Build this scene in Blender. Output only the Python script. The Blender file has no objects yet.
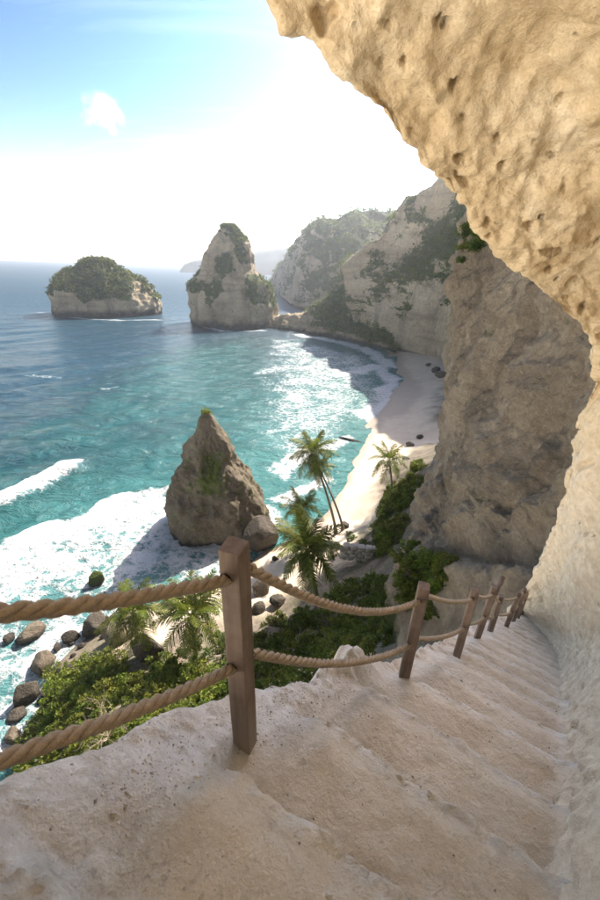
import bpy, bmesh, math, random
import numpy as np
from mathutils import Vector, Matrix
rng = np.random.default_rng(7); random.seed(7)
scene = bpy.context.scene
col = scene.collection

# ------------------------------------------------------------------ camera
H = 42.0                                   # eye height above the sea, metres
PITCH, ROLL, FPX = math.radians(24.6), math.radians(2.1), 400.0
CAM = np.array([0, 0, H])
_F = np.array([0, math.cos(PITCH), -math.sin(PITCH)])
_R0 = np.array([1., 0, 0]); _U0 = np.array([0, math.sin(PITCH), math.cos(PITCH)])
_R = math.cos(ROLL) * _R0 + math.sin(ROLL) * _U0
_U = -math.sin(ROLL) * _R0 + math.cos(ROLL) * _U0
cam = bpy.data.cameras.new('camera'); cam_o = bpy.data.objects.new('camera', cam); col.objects.link(cam_o)
cam_o.matrix_world = Matrix(((_R[0], _U[0], -_F[0], 0), (_R[1], _U[1], -_F[1], 0), (_R[2], _U[2], -_F[2], H), (0, 0, 0, 1)))
cam.sensor_fit = 'VERTICAL'; cam.sensor_height = 36; cam.lens = 16
cam.clip_start = 0.05; cam.clip_end = 30000
cam.dof.use_dof = True; cam.dof.focus_distance = 5.0; cam.dof.aperture_fstop = 3.5
scene.camera = cam_o

# ------------------------------------------------------------------ light
SUN_AZ, SUN_EL = math.radians(29.5), math.radians(43)
EXPO = 1.88
world = bpy.data.worlds.new('World'); scene.world = world; world.use_nodes = True
wn = world.node_tree; wn.nodes.clear()
def N(t, kind, **kw):
    n = t.nodes.new(kind)
    for k, v in kw.items(): setattr(n, k, v)
    return n
wo = N(wn, 'ShaderNodeOutputWorld'); bg = N(wn, 'ShaderNodeBackground'); sky = N(wn, 'ShaderNodeTexSky')
sky.sky_type = 'NISHITA'; sky.sun_disc = False; sky.sun_elevation = SUN_EL; sky.sun_rotation = SUN_AZ
sky.air_density = 1.0; sky.dust_density = 1.2; sky.ozone_density = 1.4
bg.inputs['Strength'].default_value = 0.15
# thin cirrus streaks over the whole dome and one small puff of cumulus
tc = N(wn, 'ShaderNodeTexCoord')
sep = N(wn, 'ShaderNodeSeparateXYZ'); wn.links.new(tc.outputs['Generated'], sep.inputs[0])
def wmath(op, a, b=None, clamp=False):
    m = N(wn, 'ShaderNodeMath', operation=op, use_clamp=clamp)
    for i, v in enumerate((a, b)):
        if v is None: continue
        if isinstance(v, (int, float)): m.inputs[i].default_value = v
        else: wn.links.new(v, m.inputs[i])
    return m.outputs[0]
den = wmath('ADD', wmath('MAXIMUM', sep.outputs[2], 0.0), 0.12)
px_, py_ = wmath('DIVIDE', sep.outputs[0], den), wmath('DIVIDE', sep.outputs[1], den)
cmb = N(wn, 'ShaderNodeCombineXYZ'); wn.links.new(px_, cmb.inputs[0]); wn.links.new(py_, cmb.inputs[1])
mp = N(wn, 'ShaderNodeMapping'); wn.links.new(cmb.outputs[0], mp.inputs[0])
mp.inputs['Rotation'].default_value = (0, 0, 0.5); mp.inputs['Scale'].default_value = (0.55, 1.5, 1)
nz = N(wn, 'ShaderNodeTexNoise'); wn.links.new(mp.outputs[0], nz.inputs['Vector'])
nz.inputs['Scale'].default_value = 1.3; nz.inputs['Detail'].default_value = 7; nz.inputs['Roughness'].default_value = 0.62; nz.inputs['Distortion'].default_value = 0.8
cir = wmath('MULTIPLY', wmath('MULTIPLY', wmath('SUBTRACT', nz.outputs[0], 0.5), 2.4, True), 0.28, True)
# puff
def wpuff(x, y, size):
    d = _F + (x - 300) / FPX * _R + (450 - y) / FPX * _U; d = d / np.linalg.norm(d)
    vm = N(wn, 'ShaderNodeVectorMath', operation='SUBTRACT'); wn.links.new(tc.outputs['Generated'], vm.inputs[0]); vm.inputs[1].default_value = tuple(d)
    sc_ = N(wn, 'ShaderNodeVectorMath', operation='MULTIPLY'); wn.links.new(vm.outputs[0], sc_.inputs[0]); sc_.inputs[1].default_value = (1, 1, 1.45)
    ln = N(wn, 'ShaderNodeVectorMath', operation='LENGTH'); wn.links.new(sc_.outputs[0], ln.inputs[0])
    n2 = N(wn, 'ShaderNodeTexNoise'); wn.links.new(tc.outputs['Generated'], n2.inputs['Vector']); n2.inputs['Scale'].default_value = 1.1 / size; n2.inputs['Detail'].default_value = 6; n2.inputs['Roughness'].default_value = .6
    a = wmath('SUBTRACT', 1.0, wmath('DIVIDE', ln.outputs['Value'], size))
    b = wmath('ADD', a, wmath('MULTIPLY', wmath('SUBTRACT', n2.outputs[0], 0.5), 3.0))
    return wmath('MULTIPLY', wmath('MULTIPLY', wmath('SUBTRACT', b, 0.2), 1.0, True), wmath('MULTIPLY', a, 4.0, True), True)
puff = wmath('MULTIPLY', wpuff(103, 115, 0.05), 0.75)
mix = N(wn, 'ShaderNodeMix', data_type='RGBA'); wn.links.new(cir, mix.inputs['Factor'])
# deepen the blue away from the sun, and lay a pale marine veil along the whole horizon
gdn = N(wn, 'ShaderNodeVectorMath', operation='SCALE'); wn.links.new(sky.outputs[0], gdn.inputs[0]); gdn.inputs['Scale'].default_value = 1 / 8
gam = N(wn, 'ShaderNodeGamma'); wn.links.new(gdn.outputs[0], gam.inputs[0]); gam.inputs[1].default_value = 2.75
gup = N(wn, 'ShaderNodeVectorMath', operation='SCALE'); wn.links.new(gam.outputs[0], gup.inputs[0]); gup.inputs['Scale'].default_value = 5.5
veil = wmath('MULTIPLY', wmath('POWER', 2.718, wmath('MULTIPLY', wmath('MAXIMUM', sep.outputs[2], 0.0), -16.0)), 0.92)
vmx = N(wn, 'ShaderNodeMix', data_type='RGBA'); wn.links.new(veil, vmx.inputs['Factor']); hsw = N(wn, 'ShaderNodeHueSaturation'); wn.links.new(gup.outputs[0], hsw.inputs['Color']); hsw.inputs['Saturation'].default_value = .9; hsw.inputs['Hue'].default_value = .477; wn.links.new(hsw.outputs[0], vmx.inputs['A']); vmx.inputs['B'].default_value = (12.0, 10.4, 8.5, 1)
wn.links.new(vmx.outputs['Result'], mix.inputs['A']); mix.inputs['B'].default_value = (4.2, 4.4, 4.7, 1)
mix2 = N(wn, 'ShaderNodeMix', data_type='RGBA'); wn.links.new(puff, mix2.inputs['Factor']); wn.links.new(mix.outputs['Result'], mix2.inputs['A']); mix2.inputs['B'].default_value = (4.2, 4.2, 4.2, 1)
wn.links.new(mix2.outputs['Result'], bg.inputs['Color']); wn.links.new(bg.outputs[0], wo.inputs[0])

sun = bpy.data.lights.new('sun', 'SUN'); sun.energy = 3.4; sun.angle = math.radians(0.53); sun.color = (1.0, 0.90, 0.77)
sun_o = bpy.data.objects.new('sun', sun); col.objects.link(sun_o)
SUND = Vector((math.cos(SUN_EL) * math.sin(SUN_AZ), math.cos(SUN_EL) * math.cos(SUN_AZ), math.sin(SUN_EL)))
sun_o.rotation_euler = SUND.to_track_quat('Z', 'Y').to_euler(); sun_o.location = (0, 0, 300)
vs = scene.view_settings; vs.view_transform = 'Standard'; vs.look = 'None'; vs.gamma = 1; vs.use_curve_mapping = False; vs.exposure = EXPO
scene.cycles.use_denoising = True
scene.cycles.max_bounces = 7; scene.cycles.diffuse_bounces = 4; scene.cycles.glossy_bounces = 3; scene.cycles.volume_bounces = 1; scene.cycles.transparent_max_bounces = 4
scene.cycles.sample_clamp_indirect = 6

# ------------------------------------------------------------------ geometry helpers
def ray(x, y): return _F + (x - 300) / FPX * _R + (450 - y) / FPX * _U
def at(x, y, d): return CAM + ray(x, y) * d
def onz(x, y, z=0.0):
    q = ray(x, y); return CAM + q * ((z - H) / q[2])
def atdist(x, y, dist):                      # point seen at a pixel at a horizontal distance
    q = ray(x, y); return CAM + q * (dist / math.hypot(q[0], q[1]))
def smooth(a, b, x):
    t = np.clip((x - a) / (b - a), 0, 1); return t * t * (3 - 2 * t)

_perm = np.random.default_rng(3).permutation(256); _perm = np.concatenate([_perm, _perm, _perm])
_grad = np.random.default_rng(4).normal(size=(256, 3)); _grad /= np.linalg.norm(_grad, axis=1)[:, None]
def perlin(p):
    p = np.asarray(p, float); i = np.floor(p).astype(int); f = p - i; i &= 255
    u = f * f * f * (f * (f * 6 - 15) + 10); out = 0
    for dx in (0, 1):
        wx = u[..., 0] if dx else 1 - u[..., 0]
        for dy in (0, 1):
            wy = u[..., 1] if dy else 1 - u[..., 1]
            for dz in (0, 1):
                wz = u[..., 2] if dz else 1 - u[..., 2]
                h = _perm[_perm[_perm[(i[..., 0] + dx) & 255] + ((i[..., 1] + dy) & 255)] + ((i[..., 2] + dz) & 255)]
                g = _grad[h]
                out = out + wx * wy * wz * (g[..., 0] * (f[..., 0] - dx) + g[..., 1] * (f[..., 1] - dy) + g[..., 2] * (f[..., 2] - dz))
    return out * 1.6
def fbm(p, o=4, gain=.5):
    p = np.asarray(p, float); a, s, t = 1., 0, 0
    for k in range(o):
        s = s + a * perlin(p + 17.3 * k); t += a; a *= gain; p = p * 2.03
    return s / t
def ridged(p, o=4, gain=.5):
    p = np.asarray(p, float); a, s, t = 1., 0, 0
    for k in range(o):
        s = s + a * (1 - 2 * np.abs(perlin(p + 9.1 * k))); t += a; a *= gain; p = p * 2.1
    return s / t

def mesh(name, v, f, mat=None, smooth_=True, attrs=None):
    v = np.asarray(v, np.float32).reshape(-1, 3); f = np.asarray(f, np.int32); k = f.shape[1]
    m = bpy.data.meshes.new(name)
    m.vertices.add(len(v)); m.vertices.foreach_set('co', v.ravel())
    m.loops.add(f.size); m.loops.foreach_set('vertex_index', f.ravel())
    m.polygons.add(len(f)); m.polygons.foreach_set('loop_start', np.arange(0, f.size, k, dtype=np.int32))
    m.polygons.foreach_set('use_smooth', np.full(len(f), smooth_))
    for an, av in (attrs or {}).items():
        a = m.attributes.new(an, 'FLOAT', 'POINT'); a.data.foreach_set('value', np.asarray(av, np.float32).ravel())
    m.update(calc_edges=True); m.validate()
    if mat: m.materials.append(mat)
    return m
def gridfaces(n, m, wrap=False):
    i = np.arange(n - 1)[:, None]; mm = m if wrap else m - 1
    j = np.arange(mm)[None, :]; j2 = (j + 1) % m
    return np.stack([i * m + j, i * m + j2, (i + 1) * m + j2, (i + 1) * m + j], -1).reshape(-1, 4)
def obj(name, me, parent=None, **props):
    o = bpy.data.objects.new(name, me); col.objects.link(o)
    if parent is not None: o.parent = parent
    for k, v in props.items(): o[k] = v
    return o
def gnormals(P, wrap=False):
    if wrap: dv = np.roll(P, -1, 1) - np.roll(P, 1, 1)
    else: dv = np.gradient(P, axis=1)
    n = np.cross(np.gradient(P, axis=0), dv); return n / (np.linalg.norm(n, axis=-1, keepdims=True) + 1e-9)
def catmull(pts, n):
    pts = np.asarray(pts, float); k = len(pts); t = np.linspace(0, k - 1, n); i = np.clip(t.astype(int), 0, k - 2); u = (t - i)[:, None]
    flat = pts.reshape(k, -1)
    p0, p1, p2, p3 = flat[np.clip(i - 1, 0, k - 1)], flat[i], flat[i + 1], flat[np.clip(i + 2, 0, k - 1)]
    r = .5 * ((2 * p1) + (p2 - p0) * u + (2 * p0 - 5 * p1 + 4 * p2 - p3) * u ** 2 + (3 * p1 - p0 - 3 * p2 + p3) * u ** 3)
    return r.reshape((n,) + pts.shape[1:])
def seg_dist(P, line):                       # distance from xy points to a polyline
    line = np.asarray(line, float)[:, :2]; d = np.full(P.shape[:-1], 1e9)
    for a, b in zip(line[:-1], line[1:]):
        ab = b - a; t = np.clip(((P - a) @ ab) / (ab @ ab), 0, 1)[..., None]
        d = np.minimum(d, np.linalg.norm(P - a - t * ab, axis=-1))
    return d
def inside(P, poly):
    poly = np.asarray(poly, float)[:, :2]; r = np.zeros(P.shape[:-1], bool); x, y = P[..., 0], P[..., 1]
    for a, b in zip(poly, np.roll(poly, -1, 0)):
        c = ((a[1] > y) != (b[1] > y)) & (x < (b[0] - a[0]) * (y - a[1]) / (b[1] - a[1] + 1e-12) + a[0]); r ^= c
    return r
def sdist(P, poly):
    poly = np.asarray(poly, float); d = seg_dist(P, np.vstack([poly, poly[:1]])); return np.where(inside(P, poly), d, -d)

# ------------------------------------------------------------------ materials
def mat(name):
    m = bpy.data.materials.new(name); m.use_nodes = True; t = m.node_tree; b = t.nodes['Principled BSDF']; return m, t, b
def mth(t, op, a, b=None, clamp=False):
    m = N(t, 'ShaderNodeMath', operation=op, use_clamp=clamp)
    for i, v in enumerate((a, b)):
        if v is None: continue
        if isinstance(v, (int, float)): m.inputs[i].default_value = v
        else: t.links.new(v, m.inputs[i])
    return m.outputs[0]
def noise(t, scale, detail=6, rough=.55, dist=0., vec=None, sc=None, rot=None):
    n = N(t, 'ShaderNodeTexNoise'); n.inputs['Scale'].default_value = scale; n.inputs['Detail'].default_value = detail
    n.inputs['Roughness'].default_value = rough; n.inputs['Distortion'].default_value = dist
    if vec is None: vec = coords(t)
    if sc or rot:
        mp = N(t, 'ShaderNodeMapping'); t.links.new(vec, mp.inputs[0])
        if sc: mp.inputs['Scale'].default_value = sc
        if rot: mp.inputs['Rotation'].default_value = rot
        vec = mp.outputs[0]
    t.links.new(vec, n.inputs['Vector']); return n.outputs[0]
def coords(t):
    g = N(t, 'ShaderNodeTexCoord'); return g.outputs['Object']
def ramp(t, fac, stops):
    r = N(t, 'ShaderNodeValToRGB'); t.links.new(fac, r.inputs[0]); e = r.color_ramp.elements
    while len(e) < len(stops): e.new(.5)
    for k, (p, c) in enumerate(stops):
        e[k].position = p; e[k].color = (*c, 1) if len(c) == 3 else c
    return r.outputs[0]
def mixc(t, fac, a, b, bt='MIX'):
    m = N(t, 'ShaderNodeMix', data_type='RGBA', blend_type=bt)
    for s, v in (('Factor', fac), ('A', a), ('B', b)):
        if isinstance(v, (int, float)): m.inputs[s].default_value = v
        elif isinstance(v, tuple): m.inputs[s].default_value = (*v, 1)
        else: t.links.new(v, m.inputs[s])
    return m.outputs['Result']
def attr(t, name):
    a = N(t, 'ShaderNodeAttribute'); a.attribute_name = name; return a.outputs['Fac']
def bump(t, b, h, strength=.5, dist=.1, prev=None):
    n = N(t, 'ShaderNodeBump'); n.inputs['Strength'].default_value = strength; n.inputs['Distance'].default_value = dist
    t.links.new(h, n.inputs['Height'])
    if prev is not None: t.links.new(prev, n.inputs['Normal'])
    t.links.new(n.outputs[0], b.inputs['Normal']); return n.outputs[0]
def vor(t, scale, vec=None, feature='F1', sc=None):
    v = N(t, 'ShaderNodeTexVoronoi', feature=feature); v.inputs['Scale'].default_value = scale
    if vec is None: vec = coords(t)
    if sc:
        mp = N(t, 'ShaderNodeMapping'); t.links.new(vec, mp.inputs[0]); mp.inputs['Scale'].default_value = sc; vec = mp.outputs[0]
    t.links.new(vec, v.inputs['Vector']); return v.outputs[0]

def rock_mat(name, cols, scale, strata=0, grain=.38, veg=None, bumpd=.3, dark=(.05, .045, .04), darkamt=.5, streak=0.):
    """mottled rock: cols = 3 tones; scale = noise frequency per metre; veg = moss tone where attribute 'veg' is set"""
    m, t, b = mat(name)
    n1 = noise(t, scale, 8, .62, .3); n2 = noise(t, scale * 5.3, 6, .65)
    c = ramp(t, n1, [(.3, cols[0]), (.5, cols[1]), (.68, cols[2])])
    c = mixc(t, mth(t, 'MULTIPLY', n2, .55), c, ramp(t, n2, [(.35, cols[0]), (.65, cols[2])]))
    n3 = noise(t, scale * 19, 9, .72, .3)
    c = mixc(t, grain, c, ramp(t, n3, [(.32, tuple(.55 * x for x in cols[0])), (.5, cols[1]), (.66, tuple(min(.85, 1.25 * x) for x in cols[2]))]))
    if strata:
        st = noise(t, strata, 5, .6, .4, sc=(.12, .12, 1.0))
        c = mixc(t, mth(t, 'MULTIPLY', mth(t, 'MULTIPLY', mth(t, 'SUBTRACT', .5, st), 5., True), .7), c, cols[0])
    if streak:
        sk = noise(t, streak, 5, .6, .3, sc=(1, 1, .12))
        c = mixc(t, mth(t, 'MULTIPLY', mth(t, 'MULTIPLY', mth(t, 'SUBTRACT', sk, .52), 6., True), .55), c, dark)
    cr = ramp(t, noise(t, scale * 2.1, 9, .7, .6), [(.30, (1, 1, 1)), (.43, (0, 0, 0))])
    c = mixc(t, mth(t, 'MULTIPLY', cr, darkamt), c, dark)
    if veg:
        va = mth(t, 'ADD', attr(t, 'veg'), mth(t, 'MULTIPLY', mth(t, 'SUBTRACT', n2, .5), .9))
        c = mixc(t, mth(t, 'MULTIPLY', mth(t, 'SUBTRACT', va, .4), 5., True), c, mixc(t, n1, veg[0], veg[1]))
    wet = mth(t, 'MULTIPLY', mth(t, 'ADD', attr(t, 'wet'), mth(t, 'MULTIPLY', mth(t, 'SUBTRACT', n2, .5), .5)), 1., True)
    c = mixc(t, wet, c, (.035, .032, .03))
    t.links.new(c, b.inputs['Base Color']); b.inputs['Roughness'].default_value = .9; b.inputs['Specular IOR Level'].default_value = .25
    h = mth(t, 'ADD', mth(t, 'MULTIPLY', noise(t, scale * 3, 10, .68, .4), 1.), mth(t, 'MULTIPLY', vor(t, scale * 6), .35))
    p_ = bump(t, b, h, .9, bumpd); bump(t, b, mth(t, 'ADD', n3, mth(t, 'MULTIPLY', noise(t, scale * 7, 6, .6, .8), .8)), .8, bumpd * .35, p_)
    return m
TAN = ((.22, .175, .112), (.47, .385, .265), (.68, .585, .435))
M_FAR = rock_mat('pale_limestone', TAN, .05, strata=.25, veg=((.05, .075, .02), (.09, .11, .035)), bumpd=2.2, dark=(.13, .10, .075), darkamt=.55, streak=.09)
M_STACK = rock_mat('tan_limestone', ((.17, .135, .084), (.39, .318, .212), (.62, .525, .38)), .07, strata=.3, veg=((.045, .07, .02), (.08, .10, .03)), bumpd=1.6, dark=(.10, .08, .06), darkamt=.55, streak=.11)
M_NEAR = rock_mat('grey_brown_cliff_rock', ((.19, .152, .108), (.40, .328, .24), (.62, .535, .41)), .16, grain=.26, veg=((.05, .07, .02), (.08, .10, .03)), bumpd=1.5, dark=(.09, .07, .055), darkamt=.6, streak=.3)
M_PYR = rock_mat('brown_sea_rock', ((.075, .062, .045), (.155, .128, .093), (.27, .23, .172)), .20, veg=((.05, .08, .015), (.12, .15, .03)), bumpd=.6, dark=(.04, .032, .025), darkamt=.6)
M_BOULD = rock_mat('grey_boulder_rock', ((.04, .034, .028), (.085, .073, .058), (.17, .148, .118)), .7, veg=((.05, .08, .015), (.10, .13, .03)), bumpd=.35, dark=(.03, .026, .022), darkamt=.6)

def limestone(name, cols, pits, warm):
    m, t, b = mat(name)
    n1 = noise(t, 1.6, 8, .62, .4); n2 = noise(t, 9, 8, .65, .2); n3 = noise(t, 60, 4, .6)
    c = ramp(t, n1, [(.30, cols[0]), (.48, cols[1]), (.66, cols[2])])
    c = mixc(t, mth(t, 'MULTIPLY', ramp(t, n2, [(.35, (1, 1, 1)), (.62, (0, 0, 0))]), .55), c, warm)
    c = mixc(t, .35, c, ramp(t, n3, [(.3, cols[0]), (.7, cols[2])]))
    pt = ramp(t, vor(t, 5.5), [(.05, (1, 1, 1)), (.16, (0, 0, 0))]); gate = ramp(t, noise(t, 3.1, 3), [(.5, (0, 0, 0)), (.6, (1, 1, 1))])
    pit = mth(t, 'MULTIPLY', mth(t, 'MULTIPLY', pt, gate), pits)
    c = mixc(t, mth(t, 'MULTIPLY', pit, .6), c, (.10, .075, .05))
    sp = ramp(t, noise(t, 22, 6, .75, .5), [(.30, (1, 1, 1)), (.43, (0, 0, 0))]); c = mixc(t, mth(t, 'MULTIPLY', sp, .5), c, (.24, .16, .08))
    st = noise(t, 2.2, 7, .65, .6, sc=(1, 1, 3.2)); c = mixc(t, mth(t, 'MULTIPLY', mth(t, 'MULTIPLY', mth(t, 'SUBTRACT', .47, st), 6., True), .5), c, (.33, .235, .13))
    blend = attr(t, 'pale'); c = mixc(t, blend, c, ramp(t, n2, [(.3, (.55, .46, .34)), (.55, (.73, .635, .50)), (.75, (.82, .745, .61))]))
    t.links.new(c, b.inputs['Base Color']); b.inputs['Roughness'].default_value = .95; b.inputs['Specular IOR Level'].default_value = .15
    h = mth(t, 'ADD', mth(t, 'MULTIPLY', n2, 1.), mth(t, 'ADD', mth(t, 'MULTIPLY', n3, .22), mth(t, 'MULTIPLY', mth(t, 'SUBTRACT', 0, pit), 1.2)))
    bump(t, b, h, .9, .035)
    return m
M_OVER = limestone('ochre_limestone', ((.45, .325, .18), (.66, .525, .335), (.79, .69, .51)), 1., (.50, .36, .19))

def stair_mat():
    m, t, b = mat('worn_pale_limestone')
    n1 = noise(t, 1.9, 8, .6, .5); n2 = noise(t, 14, 8, .66, .2); n3 = noise(t, 95, 4, .6)
    c = ramp(t, n1, [(.3, (.56, .475, .37)), (.5, (.69, .605, .495)), (.68, (.77, .70, .605))])
    gy = mth(t, 'MULTIPLY', mth(t, 'ADD', attr(t, 'grey'), mth(t, 'MULTIPLY', mth(t, 'SUBTRACT', n2, .5), 1.1)), 1., True)
    c = mixc(t, gy, c, ramp(t, n2, [(.3, (.43, .405, .365)), (.5, (.60, .57, .525)), (.72, (.75, .725, .68))]))
    ed = mth(t, 'MULTIPLY', attr(t, 'edge'), ramp(t, n2, [(.34, (.25, .25, .25)), (.58, (1, 1, 1))]))
    c = mixc(t, mth(t, 'MULTIPLY', ed, .8), c, ramp(t, noise(t, 6, 6, .65), [(.35, (.52, .51, .495)), (.5, (.72, .705, .68)), (.65, (.85, .83, .80))]))
    sp = ramp(t, noise(t, 30, 7, .78), [(.30, (1, 1, 1)), (.42, (0, 0, 0))])
    c = mixc(t, mth(t, 'MULTIPLY', sp, .1), c, (.30, .26, .21))
    ck = ramp(t, noise(t, 4.5, 10, .75, 1.2), [(.30, (1, 1, 1)), (.40, (0, 0, 0))])
    c = mixc(t, mth(t, 'MULTIPLY', ck, .06), c, (.30, .26, .21))
    c = mixc(t, .13, c, ramp(t, n3, [(.3, (.30, .26, .22)), (.7, (.75, .7, .64))]))
    t.links.new(c, b.inputs['Base Color']); b.inputs['Roughness'].default_value = .95; b.inputs['Specular IOR Level'].default_value = .15
    h = mth(t, 'ADD', n2, mth(t, 'SUBTRACT', mth(t, 'MULTIPLY', n3, .14), mth(t, 'MULTIPLY', mth(t, 'ADD', sp, ck), .09))); bump(t, b, h, 1., .035)
    return m
M_STAIR = stair_mat()

def foliage_mat(name, dark, mid, light, trans=.35):
    m, t, b = mat(name)
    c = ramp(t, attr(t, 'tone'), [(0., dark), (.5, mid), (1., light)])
    oi = N(t, 'ShaderNodeObjectInfo')
    hs = N(t, 'ShaderNodeHueSaturation'); t.links.new(c, hs.inputs['Color'])
    t.links.new(mth(t, 'ADD', .475, mth(t, 'MULTIPLY', oi.outputs['Random'], .05)), hs.inputs['Hue'])
    t.links.new(mth(t, 'ADD', .8, mth(t, 'MULTIPLY', oi.outputs['Random'], .4)), hs.inputs['Value'])
    c = hs.outputs[0]
    t.links.new(c, b.inputs['Base Color']); b.inputs['Roughness'].default_value = .55; b.inputs['Specular IOR Level'].default_value = .3
    tr = N(t, 'ShaderNodeBsdfTranslucent'); t.links.new(mixc(t, .5, c, (.16, .20, .02)), tr.inputs[0])
    mx = N(t, 'ShaderNodeMixShader'); mx.inputs[0].default_value = trans
    t.links.new(b.outputs[0], mx.inputs[1]); t.links.new(tr.outputs[0], mx.inputs[2]); t.links.new(mx.outputs[0], t.nodes['Material Output'].inputs[0])
    return m
M_LEAF = foliage_mat('shrub_leaves', (.055, .085, .012), (.14, .18, .02), (.27, .29, .04), .42)
M_LEAFD = foliage_mat('dark_shrub_leaves', (.035, .06, .012), (.08, .12, .022), (.15, .19, .04))
M_LEAFF = foliage_mat('far_scrub_leaves', (.022, .042, .010), (.075, .115, .02), (.17, .205, .04), .3)
M_FROND = foliage_mat('palm_leaflets', (.05, .08, .012), (.12, .15, .022), (.28, .26, .035), .42)
M_DEADF = foliage_mat('dry_palm_leaflets', (.14, .095, .045), (.22, .16, .08), (.30, .23, .12), .2)

def bark_mat(name, a, bcol, scale, ring=False):
    m, t, b = mat(name)
    n = noise(t, scale, 6, .6, sc=(1, 1, 6 if ring else .25))
    t.links.new(ramp(t, n, [(.3, a), (.7, bcol)]), b.inputs['Base Color']); b.inputs['Roughness'].default_value = .9
    bump(t, b, n, .6, .02); return m
M_TRUNK = bark_mat('palm_bark', (.13, .11, .085), (.27, .235, .19), 2.5, True)
M_TWIG = bark_mat('dry_twigs', (.22, .17, .12), (.42, .35, .27), 6)

def wood_mat():
    m, t, b = mat('brown_post_wood')
    g = noise(t, 26, 8, .65, .3, sc=(1, 1, .06)); n2 = noise(t, 5, 6, .6); n3 = noise(t, 160, 3, .6, sc=(1, 1, .15))
    c = ramp(t, g, [(.3, (.085, .054, .035)), (.5, (.145, .096, .064)), (.72, (.215, .152, .108))])
    c = mixc(t, mth(t, 'MULTIPLY', ramp(t, n2, [(.42, (0, 0, 0)), (.7, (1, 1, 1))]), .55), c, (.30, .235, .19))
    gz = N(t, 'ShaderNodeSeparateXYZ'); t.links.new(coords(t), gz.inputs[0])
    dust = mth(t, 'MULTIPLY', mth(t, 'MULTIPLY', mth(t, 'SUBTRACT', .42, mth(t, 'ADD', gz.outputs[2], mth(t, 'MULTIPLY', n2, .3))), 2.6, True), .55)
    c = mixc(t, dust, c, (.36, .31, .26))
    t.links.new(c, b.inputs['Base Color']); b.inputs['Roughness'].default_value = .75
    bump(t, b, mth(t, 'ADD', g, mth(t, 'MULTIPLY', n3, .4)), .5, .004); return m
M_WOOD = wood_mat()
def rope_mat():
    m, t, b = mat('hemp_rope')
    n = noise(t, 45, 6, .65); f = noise(t, 320, 3, .6)
    c = ramp(t, n, [(.3, (.24, .175, .12)), (.5, (.36, .275, .195)), (.7, (.47, .38, .28))])
    c = mixc(t, .45, c, ramp(t, f, [(.3, (.17, .125, .085)), (.7, (.55, .455, .34))]))
    t.links.new(c, b.inputs['Base Color']); b.inputs['Roughness'].default_value = .95; b.inputs['Specular IOR Level'].default_value = .1
    bump(t, b, mth(t, 'ADD', mth(t, 'MULTIPLY', n, .5), f), .7, .003); return m
M_ROPE = rope_mat()
def plain(name, c, r=.9):
    m, t, b = mat(name); n = noise(t, 20, 5)
    t.links.new(ramp(t, n, [(.3, tuple(.75 * x for x in c)), (.7, tuple(1.2 * x for x in c))]), b.inputs['Base Color']); b.inputs['Roughness'].default_value = r; return m
M_HOLE_SHADE = plain('bore_shade_paint', (.02, .014, .01))  # near-black colour stands in for the shade inside the rope holes

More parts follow.
